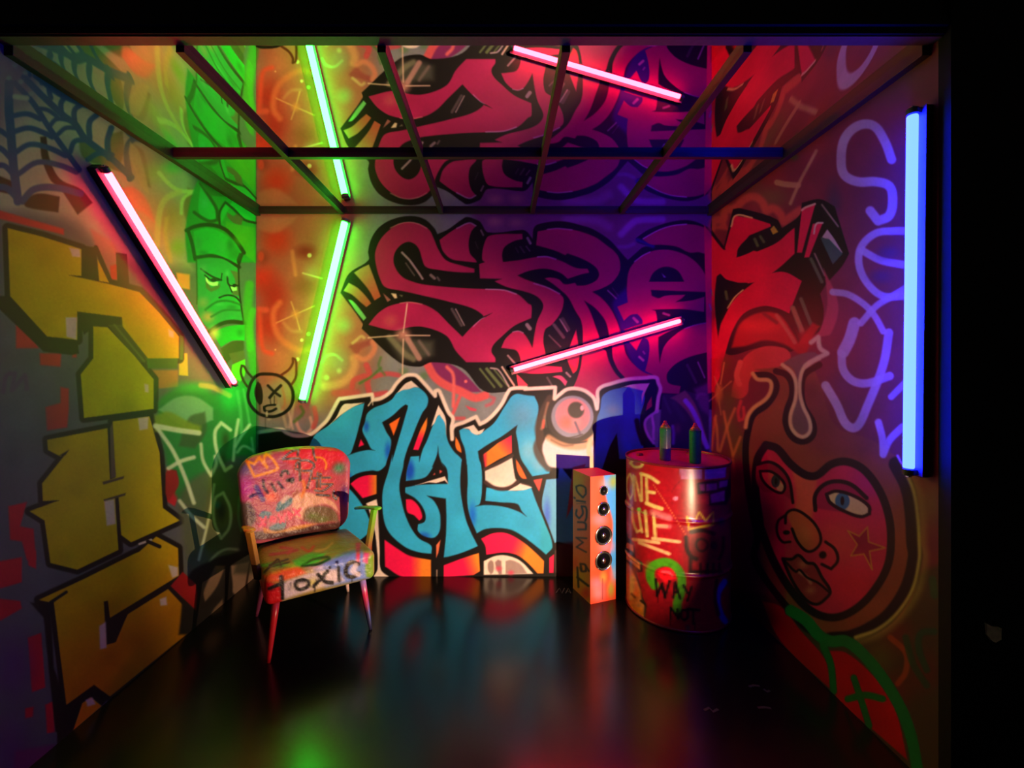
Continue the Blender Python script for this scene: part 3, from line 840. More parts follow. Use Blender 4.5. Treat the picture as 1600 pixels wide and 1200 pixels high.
    fill('U 260 600 420 480 640 480 640 1000 300 1000 270 800', (84, 92, 62), soft=14, alpha=.85)
    blob('U 470 700', 130, 120, (120, 120, 34), .6); blob('U 560 620 450 560', 90, 120, (76, 120, 30), .6)
    blob('U 460 690', 40, 80, (34, 40, 26), .9); blob('U 440 660', 30, 30, (40, 120, 110), .8); blob('U 480 340 470 430', 30, 70, (40, 70, 20), .8)
    line('U 360 70 420 80 500 120', 26, (206, 190, 90), soft=5, alpha=.7)
    PALE = (206, 222, 176)
    for q, w, al in (('U 135 270 240 290 350 305', 26, .9), ('U 140 275 220 390 280 520 325 650', 20, .9), ('U 200 480 260 445 325 425', 20, .9), ('U 360 360 370 440 410 515 435 460 430 420', 17, .8),
                     ('U 505 290 460 255 430 300 440 400 480 490 510 470', 18, .85), ('U 545 240 530 330 520 440', 16, .8), ('U 600 265 560 320 530 370', 16, .8), ('U 540 400 570 370 615 390', 14, .7), ('U 610 330 620 400', 12, .6),
                     ('U 255 640 310 710 375 770', 18, .85), ('U 425 560 400 720 350 930', 14, .8), ('U 470 600 430 630 425 740 460 825 500 770 505 680 470 600', 15, .8), ('U 550 620 545 720 560 790', 12, .5),
                     ('U 375 1000 420 920 480 880 545 880', 14, .7), ('U 540 100 555 200 560 300', 16, .4), ('U 570 90 600 260', 12, .4)):
        line(q, w, PALE if al > .5 else (120, 210, 130), soft=3, alpha=al)
    line('U 370 1020 385 980', 22, (150, 150, 30), soft=5, alpha=.8)
    fill('U 300 1010 420 930 520 900 640 880 640 1300 250 1300', (30, 26, 24), soft=6)
    fill('U 370 1100 430 960 480 960 440 1060 380 1140', (112, 88, 70), soft=3); fill('U 510 960 600 940 640 1000 560 1120 510 1080', (112, 92, 76), soft=3); fill('U 410 1200 470 1120 480 1160 430 1260', (104, 84, 66), soft=3)
    fill('U 210 1060 270 990 345 1060 335 1180', (150, 24, 26), sm=False, soft=2)
    fill('U 470 1040 505 950 515 1090 470 1200', (24, 20, 18), soft=3); line('U 350 1060 370 1160 440 1120', 26, (28, 22, 20), soft=3)
    line('U 600 950 580 1080', 10, (40, 28, 22)); fill('U 640 380 640 700 590 700 520 1000 640 1000', (36, 40, 30), soft=10, alpha=.7)  # the fill paints the armchair's shadow into the wall colour

def paint_right():
    fill('p 1112 -40 p 1660 -40 p 1660 1260 p 1112 1260', (124, 40, 62), sm=False, soft=.8)
    blob('Z 700 850 450 650', 330, 200, (120, 92, 62), .8); blob('Y 250 150 500 180', 330, 260, (112, 70, 66), .8)
    blob('Z 780 300 1180 300 700 600', 260, 230, (150, 36, 46), .7); blob('Z 940 440', 70, 60, (60, 110, 50), .7)
    blob('R 800 700', 260, 330, (140, 34, 62), .6); blob('Y 300 1000 420 400', 200, 200, (150, 40, 70), .5)
    blob('Z 1350 900', 130, 330, (64, 52, 76), .7)
    blob('S 750 150 780 320', 130, 150, (96, 44, 84), .6)
    fill('T -60 250 300 330 600 540 900 430 1000 200 1300 100 1300 1300 -60 1300', (78, 56, 42), soft=14)
    blob('T 900 500 1040 700 900 800', 130, 160, (116, 34, 34), .8); blob('T 820 620', 120, 130, (96, 88, 40), .8)
    # pink scallops round the letter
    SC = (206, 82, 74)
    line('Z 80 1180 110 1100 200 1080 220 1000 330 960 420 880 520 850 600 900 650 1000 720 970 790 1020 830 1110 930 1040 1000 990', 85, SC, soft=7, alpha=.85)
    fill('Z 110 1180 220 1100 260 1200', SC, soft=6, alpha=.8)
    blob('Z 520 950', 110, 70, (150, 44, 60), .7)
    # black body of the letter
    fill('p 1112 345 R 40 200 110 300 160 95 200 90 400 150 430 200 525 130 540 60 640 40 720 80 800 340 760 410 680 500 640 560 660 660 640 760 590 800 480 880 300 860 150 900 90 870 40 1100 p 1112 612', BLK, corner=45)
    RR = (232, 14, 78)
    fill('R 0 180 40 235 110 320 170 350 200 360 ' 'R 300 325 400 280 470 220 500 195 500 340 400 430 300 490 220 505 150 490 120 480 90 450 70 470 60 620 90 1000 40 1110 20 1110 ', RR, corner=45)
    fill('R 170 130 270 145 365 175 370 190 250 240 180 330 130 330 115 310 140 220', RR, sm=False)
    fill('R 110 320 190 300 300 330 250 420 150 440', RR, soft=2)
    fill('R 180 360 190 310 250 250 340 215 400 195 410 220 360 270 260 330 200 355', BLK)
    fill('R 540 490 440 440 340 460 260 510 170 590 100 700 70 900 90 1000 120 880 160 760 220 670 320 630 400 640 470 670', RR, corner=45)
    fill('R 115 490 150 500 240 500 160 600 95 720', BLK, corner=45)
    for q in ('R 540 90 615 65 540 335 512 335', 'R 600 175 655 170 580 360 552 362'):
        fill(q, RR, sm=False)
    line('R 540 100 560 85 612 66', 12, (226, 180, 160)); line('R 606 230 620 175 655 170', 10, (226, 180, 160)); line('R 150 190 175 130 265 142', 10, (236, 190, 150)); line('R 130 640 170 580 215 540', 8, (236, 200, 160))
    fill('R 680 205 720 260 765 335 740 330 690 265 650 250', (196, 176, 156), sm=False); fill('R 640 250 690 260 765 340 710 400', (60, 96, 76), sm=False)
    for q, w in (('R 590 370 650 495', 20), ('R 610 340 665 460', 10), ('R 650 70 740 190', 10), ('R 535 590 590 730', 22), ('R 490 640 540 770', 30), ('R 280 260 295 295', 18), ('R 310 245 330 275', 16), ('R 120 550 128 590', 16), ('R 40 540 48 570', 8), ('R 30 620 40 650', 8)):
        line(q, w, (96, 120, 84) if w > 15 else (170, 150, 130), soft=2, sm=False, alpha=.85)
    fill('R 365 205 385 185 410 220 380 235', (196, 160, 60), sm=False)
    # red lips flare
    fill('R 150 860 190 740 260 680 350 660 420 680 480 760 520 830 600 720 640 740 600 800 560 900 520 890 440 840 330 820 230 850', (190, 26, 34), soft=6)
    blob('R 280 740 360 740', 120, 60, (230, 40, 44), .9); blob('R 560 800', 90, 90, (220, 30, 36), .8)
    line('R 400 680 470 780 500 830', 22, (206, 120, 96), soft=3, alpha=.8); line('R 490 640 540 760', 24, (190, 120, 90), soft=3, alpha=.7); line('R 330 670 400 720', 20, (120, 40, 40), soft=4, alpha=.8)
    fill('R 150 1130 160 1060 210 930 260 880 340 850 440 860 475 890 470 930 400 970 280 1000 250 1040 240 1110 200 1140', (214, 64, 76), soft=2)
    line('R 200 940 180 1010 195 1060', 30, (226, 96, 100), soft=2)
    fill('R 660 420 740 620 700 780 640 800 600 830 640 760 680 620', (196, 70, 84), soft=4, alpha=.9)
    # ---- burst and grass at the corner
    fill('c 60 0 130 0 100 140 100 320 60 310', (214, 24, 52), sm=False); blob('c 200 60', 110, 150, (120, 70, 50), .8)
    blob('c 140 330', 55, 130, (222, 120, 80), 1, .3)
    for q in ('c 190 40 155 240', 'c 95 170 140 280', 'c 255 215 160 300', 'c 50 400 130 330', 'c 160 530 140 400'):
        line(q, 12, (226, 150, 110), soft=2)
    blob('c 230 640 330 800 230 400', 170, 240, (104, 96, 34), .75)
    for q in ('c 70 850 100 600 110 540', 'c 130 860 120 650 100 560', 'c 150 870 220 640 290 470', 'c 185 500 220 680 270 900', 'c 270 920 340 740', 'c 290 1100 270 950'):
        line(q, 26, (214, 130, 74), soft=3, alpha=.85)
    line('c 345 400 320 500 330 580 370 560 370 460', 30, (200, 60, 70), soft=2.5)
    blob('c 120 1000 280 1100', 200, 160, (84, 20, 44), .8)
    # ---- big painted head
    HB = (146, 74, 54)
    fill('S 195 70 330 110 350 190 300 280 190 350 150 440 130 700 180 1000 230 1200 T 200 130 300 330 480 520 600 545 760 520 900 440 1000 270 1020 0 S 1200 1000 1190 850 1140 680 1010 560 900 500 '
         '700 420 620 200 560 60 480 0 430 40', HB, soft=3)
    fill('S 460 150 600 130 900 420 1060 640 800 620 560 580 500 460', (120, 48, 62), soft=30, alpha=.6)
    OUT = (28, 14, 24)
    line('S 205 105 290 110 330 160 320 220 270 290 190 350 160 430 140 560 150 750 180 950 215 1120 T 160 100 230 230 340 370 T 430 470 520 515 600 530', 34, OUT, soft=2)
    line('S 185 95 215 130 290 140 300 190 270 250 190 310 155 360 140 430', 26, (222, 176, 124), soft=4)
    line('S 330 80 390 100 425 150 430 230 400 320 390 400 430 490 500 520 560 480 560 400 500 290 490 180 510 100 600 40', 38, OUT, soft=2)
    fill('S 370 30 430 60 460 120 470 240 420 340 430 430 490 480 535 450 540 380 500 300 485 200 490 100 540 20 600 -20 560 -40 460 -20', (112, 88, 92), soft=3)
    line('S 370 40 430 90 455 160 450 260 420 360 430 440 490 490 540 460 540 390 500 300 478 200 490 90 530 30 600 0', 24, (216, 190, 150), soft=3.5)
    line('R 590 830 630 800 640 860 680 890 620 920 560 960', 26, (216, 180, 150), soft=3)
    line('S 1080 660 1150 800 1180 960 1190 1150 T 1000 100 960 260 870 400 760 480 660 520 560 530', 76, OUT, soft=3)
    line('S 1150 730 1190 830 1215 980 1225 1150 T 1020 120 985 270 900 400 800 480 690 520', 18, (206, 196, 110), soft=5, alpha=.9)
    line('S 1160 700 1220 830 1245 980 1250 1150 T 1050 120 1010 290 920 420 820 500 700 535', 40, (170, 156, 84), soft=14, alpha=.6)
    blob('S 1290 900', 150, 260, (126, 106, 60), .7)
    line('S 1090 610 1140 700', 16, (206, 150, 200), soft=3)
    # face
    fc = fill('b 120 180 160 120 220 140 290 220 380 280 430 280 520 220 590 215 680 250 760 340 810 460 830 600 810 760 730 900 630 1000 520 1035 410 1000 320 920 200 760 130 560 100 360', (206, 40, 84), soft=2)
    fill('b 300 250 400 290 440 300 420 420 410 520 310 470 320 400', (206, 96, 76), soft=9, clip=fc)
    blob('b 560 640', 200, 200, (214, 84, 76), .7, clip=fc); blob('b 700 330', 160, 130, (196, 30, 110), .7, clip=fc); blob('b 150 600 180 480', 120, 180, (120, 20, 60), .7, clip=fc)
    blob('b 640 860', 200, 130, (200, 36, 60), .6, clip=fc); blob('b 250 400', 90, 130, (160, 24, 66), .6, clip=fc)
    line('b 130 560 105 360 115 200 160 120 220 140 290 220 370 280 430 285 510 225 590 210 680 250 760 350 810 470 830 600 815 760 740 900 640 1000 530 1045 420 1020 320 930 210 760 130 560', 42, OUT, soft=2, closed=True)
    fill('b 105 230 180 215 250 260 295 340 300 420 240 380 150 370 110 320', (150, 20, 60), soft=4, clip=fc)
    line('b 115 225 180 212 240 245 285 310 305 430', 16, OUT)
    fill('b 130 260 190 265 250 310 262 350 240 375 180 350 140 300', (196, 80, 80)); fill('b 205 285 262 345 250 372 220 360', (206, 170, 130))
    blob('b 212 315', 26, 38, (52, 66, 70), 1, .8); blob('b 214 315', 8, 22, BLK, 1, .7)
    line('b 128 262 190 265 250 312 262 352 240 378 180 350 140 305', 14, OUT, closed=True)
    fill('b 430 460 430 380 470 330 540 315 620 330 700 400 730 470 700 500 560 480', (160, 24, 76), soft=4, clip=fc)
    line('b 425 470 425 390 470 335 540 315 620 335 700 405', 22, OUT)
    fill('b 485 385 540 370 640 400 710 450 715 485 680 500 590 480 510 430', (222, 206, 150))
    blob('b 570 422', 42, 50, (52, 116, 150), 1, .85); blob('b 570 420', 12, 28, BLK, 1, .7)
    line('b 485 385 540 368 640 398 712 450 715 490 670 505 590 480 505 430', 18, OUT, closed=True)
    # nose, mouth, star
    fill('b 270 490 310 470 370 500 430 560 450 630 420 680 370 680 330 630 300 560', (196, 92, 66), soft=4)
    blob('b 370 600', 70, 80, (214, 116, 76), .7)
    line('b 265 540 270 490 310 468 370 495 430 555 455 630 425 680 380 690 330 640 300 570', 15, OUT)
    line('b 260 500 225 530 220 590 250 640 290 640', 14, OUT); blob('b 270 590', 24, 16, BLK, 1, .5)
    line('b 480 640 530 680 545 740 510 785 460 760', 16, OUT); blob('b 465 710', 26, 26, BLK, 1, .5)
    fill('b 250 730 300 730 335 710 380 750 420 760 460 830 500 900 480 940 430 975 370 940 300 840', (160, 44, 60), soft=2)
    blob('b 360 760 400 900', 50, 40, (206, 120, 100), .8); line('b 340 800 380 830 400 860', 20, (206, 120, 110), soft=3)
    line('b 250 730 300 732 335 712 380 752 420 760 460 830 505 905 480 945 430 975 370 945 300 845', 16, OUT, closed=True)
    line('b 260 740 320 800 340 790 380 830 440 860 500 910', 12, OUT)
    fill('b 598 580 660 610 705 560 710 640 800 672 715 690 730 790 685 705 615 715 650 655', (160, 20, 66), sm=False)
    line('b 598 580 660 610 705 560 710 640 800 672 715 690 730 790 685 705 615 715 650 655', 8, (206, 140, 56), sm=False, closed=True)
    # ---- tall pale writing
    LIL = (196, 172, 190)
    for q, w in (('Y 380 540 350 460 300 390 230 390 170 450 155 550 170 610 230 640 310 640 370 660 385 720 370 790 320 815 285 770', 42), ('Y 450 860 390 860 310 870 245 930 235 1010 270 1090 340 1150 430 1150', 34),
                 ('Y 245 945 330 990 430 1010', 34), ('a 85 305 180 320 290 390 350 460 400 550', 42), ('a 560 270 460 330 360 390 260 500', 42), ('a 220 500 190 600 150 680', 75), ('a 140 690 150 790 210 860 300 875 440 830', 52),
                 ('a 435 560 410 720 370 850 300 1020 250 1130 210 1155 160 1120 110 1010 40 890', 55), ('a 540 870 450 960', 40), ('S 970 400 995 500 1000 600 1040 510 1120 430', 46), ('Y 130 40 150 110 180 150 220 140 270 60', 46),
                 ('Z 1170 370 1080 540 1000 690 900 920', 34), ('Z 760 700 850 720 980 730', 60), ('Z 900 -20 830 110 760 240', 34), ('Y 0 280 40 300', 34)):
        line(q, w, LIL if 'Z' not in q else (186, 140, 104), soft=2.6, alpha=.9)
    blob('a 430 60 380 210', 110, 70, (80, 34, 100), .7)
    # ---- low: green stems and red petals
    fill('T 200 330 300 360 400 480 540 650 570 800 300 540', (196, 12, 26), soft=2)
    fill('T 555 590 640 600 780 720 890 880 960 1160 780 1000 590 830', (200, 10, 22), soft=2)
    line('T 350 380 430 430 500 510 560 540 640 540 740 620 850 760 930 900 980 1040 1010 1200', 60, (20, 122, 62), soft=2)
    line('T 520 560 560 660 575 800', 36, (20, 112, 56), soft=2)
    line('T 650 840 740 820 830 840', 36, (24, 112, 50), soft=2); line('T 680 730 720 850 760 980', 34, (24, 112, 50), soft=2)
    line('T 870 520 950 600 950 700 910 760', 30, (190, 80, 40), soft=4, alpha=.7)
    line('T 1100 490 1030 500 1020 580 1060 690', 34, (30, 84, 60), soft=4, alpha=.8); line('T 950 520 990 660 1060 770', 34, (30, 84, 56), soft=4, alpha=.7)
    line('T 1090 220 1100 300', 40, (44, 92, 52), soft=5, alpha=.7)
    blob('T 190 420', 160, 130, (60, 12, 30), .8)

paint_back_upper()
paint_back_lower()
paint_left()
paint_right()
paint_devil()
W.img[:, 1112 + 60:] *= 0.95
W.mottle(0.012, 3.0)
W.mottle(0.03, 26)

# ================================================================== the room
M_WALL = mat('mural_paint', rough=0.5, spec=0.35, attr=True, noise=0.025, scale=120, bump=0.05)
M_BLACK = mat('black_paint', (14, 13, 16), rough=0.7, spec=0.25, noise=0.2, scale=30)
M_TRIM = mat('trim_brown', (84, 70, 58), rough=0.55, noise=0.15, scale=50)
M_BAR = mat('bar_metal', (32, 28, 27), rough=0.5, spec=0.4, noise=0.12, scale=60)
M_MIRROR = mat('mirror', (232, 232, 232), rough=0.012, metal=1.0)

def grid_quads(nr, nc):
    i = np.arange(nr * nc, dtype=np.int32).reshape(nr, nc)
    return np.stack([i[:-1, :-1], i[:-1, 1:], i[1:, 1:], i[1:, :-1]], axis=-1).reshape(-1, 4)

def painted_wall(name, pts, lo, hi, flip=False):
    """pts: (rows, cols, 3) surface grid; lo/hi: a solid panel right behind it."""
    nr, nc = pts.shape[:2]
    q = grid_quads(nr, nc)
    if flip:
        q = q[:, ::-1]
    v = pts.reshape(-1, 3)
    px, py = to_px(v)
    c = W.sample(px, py)
    b = np.array([[lo[0], lo[1], lo[2]], [hi[0], lo[1], lo[2]], [hi[0], hi[1], lo[2]], [lo[0], hi[1], lo[2]],
                  [lo[0], lo[1], hi[2]], [hi[0], lo[1], hi[2]], [hi[0], hi[1], hi[2]], [lo[0], hi[1], hi[2]]])
    n = len(v)
    bq = np.array([[3, 2, 1, 0], [4, 5, 6, 7], [0, 1, 5, 4], [1, 2, 6, 5], [2, 3, 7, 6], [3, 0, 4, 7]]) + n
    me = np_mesh(name, np.concatenate([v, b]), np.concatenate([q, bq]))
    set_paint(me, np.concatenate([c, np.full((8, 3), 0.006)]))
    return tag(link_mesh(name, me, M_WALL), kind='structure')

ZT = ZC + 0.02
xs = np.linspace(XL, XR, 640); zs = np.linspace(0, ZT, 520)
g = np.empty((520, 640, 3)); g[..., 0] = xs[None, :]; g[..., 1] = YB; g[..., 2] = zs[:, None]
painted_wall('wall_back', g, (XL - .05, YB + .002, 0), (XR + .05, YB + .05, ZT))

def side_grid(X, yf, ncol, nrow):
    p0, p1 = CX + F_PX * X / YB, CX + F_PX * X / yf
    ys = F_PX * X / (np.linspace(p0, p1, ncol) - CX)
    g = np.empty((nrow, ncol, 3))
    g[..., 0] = X; g[..., 1] = ys[None, :]; g[..., 2] = np.linspace(0, ZT, nrow)[:, None]
    return g
painted_wall('wall_left', side_grid(XL, YF_L, 370, 740), (XL - .05, YF_L, 0), (XL - .002, YB + .05, ZT), flip=False)
painted_wall('wall_right', side_grid(XR, YF_R, 340, 740), (XR + .002, YF_R, 0), (XR + .05, YB + .05, ZT), flip=True)

# black front of the booth: left and right cheeks and the header, all facing the camera
for nm, lo, hi in (('wall_front_right', (XR, YF_R - .04, 0), (3.2, YF_R, 3.3)), ('wall_front_left', (-3.2, YF_L - .04, 0), (XL, YF_L, 3.3)),
                   ('wall_front_header', (XL, 1.412, ZC), (XR, 1.420, 3.3))):
    tag(box_obj(nm, lo, hi, M_BLACK), kind='structure')
tag(box_obj('trim_1', (XL + .001, 1.420, ZC - .004), (XR - .001, 1.459, ZC + .05), M_TRIM), kind='structure')

# floor: black painted boards with a satin gloss
mf = mat('floor_black', (9, 9, 9), rough=0.23, spec=0.55, noise=0.25, scale=14, bump=0.02)
floor = tag(box_obj('floor', (-3.2, -1.6, -.05), (3.2, YB + .05, 0), mf), kind='structure')

# ceiling: mirror tiles in a dropped grid
ceiling = tag(box_obj('ceiling', (XL - .05, 1.40, ZC + .02), (XR + .05, YB + .05, ZC + .05), M_BLACK), kind='structure')
GX = [XL, -1.056, -0.39, 0.22, 0.82, XR]
GY = [1.459, 2.19, YB]
for i in range(5):
    for j in range(2):
        box_obj('mirror_tile', (GX[i] + .001, GY[j] + .001, ZC), (GX[i + 1] - .001, GY[j + 1] - .001, ZC + .006), M_MIRROR, ceiling)
BW, BD = 0.014, 0.024
def bar(lo, hi):
    bm = bmesh.new()
    bm_box(bm, lo, hi, 0.0015)
    from_bm('grid_bar', bm, M_BAR, ceiling)
bar((XL, 2.19 - BW, ZC - BD), (XR, 2.19 + BW, ZC + .004))
bar((XL, YB - .02, ZC - BD), (XR, YB, ZC + .004))
for x in GX[1:-1]:
    bar((x - BW, 1.459, ZC - BD - .002), (x + BW, YB, ZC + .004))
bar((XL, 1.459, ZC - .036), (XL + .03, YB, ZC + .004))
bar((XR - .03, 1.459, ZC - .036), (XR, YB, ZC + .004))

# ================================================================== LED tube lights on the walls
M_HOUS = mat('reflector_grey', (112, 112, 112), rough=0.4, noise=0.05, scale=40)
M_HOUSB = mat('housing_black', (20, 20, 22), rough=0.45, noise=0.1, scale=40)
M_CAP = mat('cap_grey', (66, 66, 70), rough=0.45)
M_PIN = mat('pin_metal', (190, 186, 178), rough=0.25, metal=1.0)

def tube_light(p0, p1, normal, color, radius, depth, label):
    """p0, p1: ends of the tube axis on the wall plane (metres), normal: off the wall."""
    p0, p1, n = Vector(p0), Vector(p1), Vector(normal)
    d = (p1 - p0); L = d.length; d.normalize()
    s = n.cross(d)
    root = empty('led_tube_light', p0)
    tag(root, label, 'tube light', 'LED tube lights on the booth walls')
    m = Matrix((( d.x, s.x, n.x, 0), (d.y, s.y, n.y, 0), (d.z, s.z, n.z, 0), (0, 0, 0, 1)))
    root.rotation_euler = m.to_euler()
    bm = bmesh.new()                                             # black batten body against the wall
    bm_box(bm, (-.022, -.019, .0006), (L + .022, .019, depth), .003)
    body = from_bm('housing', bm, M_HOUSB, root)
    bm = bmesh.new()                                             # white reflector strip with two low lips
    prof = [(-.029, depth + .004), (-.027, depth - .001), (.027, depth - .001), (.029, depth + .004), (.026, depth + .004), (.022, depth + .002), (-.022, depth + .002), (-.026, depth + .004)]
    a = [bm.verts.new((-.018, y, z)) for y, z in prof]; b = [bm.verts.new((L + .018, y, z)) for y, z in prof]
    n8 = len(prof)
    for k in range(n8):
        bm.faces.new((a[k], a[(k + 1) % n8], b[(k + 1) % n8], b[k]))
    bm.faces.new(a); bm.faces.new(list(reversed(b)))
    from_bm('reflector', bm, M_HOUS, body)
    zc = depth + .007 + radius
    mt = Matrix.Translation((.006, 0, zc)) @ Matrix.Rotation(math.pi / 2, 4, 'Y')
    LL = L - .012
    bm = lathe_bm([(radius * .9, 0), (radius, .004), (radius, LL - .004), (radius * .9, LL)], 20, mt)
    from_bm('tube', bm, emit_mat('tube_' + label.split()[0] + '_glow', *color), root, True)
    for x0, x1 in ((-.02, .006), (L - .006, L + .02)):
        bm = lathe_bm([(radius * .6, 0), (radius * 1.12, .004), (radius * 1.12, .022), (radius * .6, .026)], 20,
                      Matrix.Translation((x0, 0, zc)) @ Matrix.Rotation(math.pi / 2, 4, 'Y'))
        bm_box(bm, (x0 + .004, -radius * .8, depth + .001), (x0 + .022, radius * .8, zc), 0.002)
        cap = from_bm('end_cap', bm, M_CAP, root)
        bm = bmesh.new()
        bm_box(bm, (x0 - .004 if x0 < 0 else x1 - .001, -.006, zc - .006), (x0 + .001 if x0 < 0 else x1 + .004, .006, zc + .006), 0.001)
        from_bm('screw', bm, M_PIN, cap)
    return root

def on_wall(px, py, wall, t):
    """point t metres off a wall, seen at this pixel, dropped onto the wall."""
    if wall == 'back':
        Y = YB - t
        return Vector(((px - CX) / F_PX * Y, YB, CAM_H - (py - CY) / F_PX * Y))
    X = XL + t if wall == 'left' else XR - t
    Y = F_PX * X / (px - CX)
    return Vector((XL if wall == 'left' else XR, Y, CAM_H - (py - CY) / F_PX * Y))

tube_light(on_wall(167, 268, 'left', .058), on_wall(367, 599, 'left', .058), (1, 0, 0), TUBE_RED, .0135, .038, 'red glowing tube light slanting down the wall of yellow block letters')
tube_light(on_wall(539, 346, 'back', .044), on_wall(472, 625, 'back', .044), (0, -1, 0), TUBE_GREEN, .021, .016, 'green glowing tube light standing steeply above the graffiti armchair')
tube_light(on_wall(802, 578, 'back', .034), on_wall(1064, 501, 'back', .034), (0, -1, 0), TUBE_RED, .0135, .013, 'pinkish red glowing tube light low across the big red letters')
tube_light(on_wall(1426, 178, 'right', .052), on_wall(1420, 734, 'right', .052), (-1, 0, 0), TUBE_BLUE, .0155, .030, 'blue glowing tube light upright at the front edge of the wall')

# ================================================================== painted things: shared tools
def vert_paint(me, mw, canvas, base, facing=True):
    n = len(me.vertices)
    co = np.empty(n * 3, dtype=np.float64); me.vertices.foreach_get('co', co); co = co.reshape(-1, 3)
    no = np.empty(n * 3, dtype=np.float64); me.vertices.foreach_get('normal', no); no = no.reshape(-1, 3)
    R = np.array(mw.to_3x3()); t = np.array(mw.translation)
    w = co @ R.T + t
    nw = no @ R.T
    px, py = to_px(w)
    c = canvas.sample(px, py)
    view = w - np.array([0, 0, CAM_H])
    view /= np.linalg.norm(view, axis=1)[:, None]
    f = np.clip((-(view * nw).sum(1) + .12) / .12, 0, 1)[:, None] if facing else 1.0
    set_paint(me, c * f + srgb(base) * (1 - f))

def world_of(root, mtx=None):
    return Matrix.Translation(root.location) @ root.rotation_euler.to_matrix().to_4x4()

def soft_box(half, r, cuts, deform):
    bm = bmesh.new()
    bmesh.ops.create_cube(bm, size=2.0)
    bmesh.ops.subdivide_edges(bm, edges=bm.edges[:], cuts=cuts, use_grid_fill=True)
    h = Vector(half)
    for v in bm.verts:
        p = Vector((v.co.x * h.x, v.co.y * h.y, v.co.z * h.z))
        q = Vector((max(-h.x + r, min(h.x - r, p.x)), max(-h.y + r, min(h.y - r, p.y)), max(-h.z + r, min(h.z - r, p.z))))
        d = p - q
        if d.length > 1e-6:
            p = q + d.normalized() * min(r, max(d.length, r * .999))
        v.co = deform(p)
    bmesh.ops.recalc_face_normals(bm, faces=bm.faces)
    return bm

def soft_panel(half, r, R, cuts, deform):
    """upholstered panel: rounded rectangle outline (corner radius R) in x-z, padded faces with edge radius r."""
    hx, hy, hz = half
    bm = bmesh.new()
    bmesh.ops.create_cube(bm, size=2.0)
    bmesh.ops.subdivide_edges(bm, edges=bm.edges[:], cuts=cuts, use_grid_fill=True)
    for v in bm.verts:
        c = v.co
        m = max(abs(c.x), abs(c.z))
        X, Z = abs(c.x) * hx, abs(c.z) * hz
        ix, iz = X - (hx - R) * m, Z - (hz - R) * m
        if ix > 0 and iz > 0:
            k = max(ix, iz) / math.hypot(ix, iz)
            X, Z = (hx - R) * m + ix * k, (hz - R) * m + iz * k
        if abs(c.y) > .999:
            e = (1 - m) * hz
            y = hy - r + (math.sqrt(max(0, r * r - (r - e) ** 2)) if e < r else r)
            y = math.copysign(y, c.y)
        else:
            y = c.y * (hy - r)
        v.co = deform(Vector((math.copysign(X, c.x), y, math.copysign(Z, c.z))))
    bmesh.ops.recalc_face_normals(bm, faces=bm.faces)
    return bm

M_CHAIR = mat('chair_paint', rough=0.42, spec=0.4, attr=True, noise=0.04, scale=20, bump=1.0, bumpd=0.011, coat=0.0)
M_FRAME = mat('chair_frame_paint', rough=0.3, attr=True, noise=0.08, scale=60)
M_DRUM = mat('drum_paint', rough=0.3, spec=0.55, attr=True, noise=0.08, scale=50, bump=0.04)
M_SPK = mat('speaker_paint', rough=0.5, spec=0.3, attr=True, noise=0.05, scale=60)

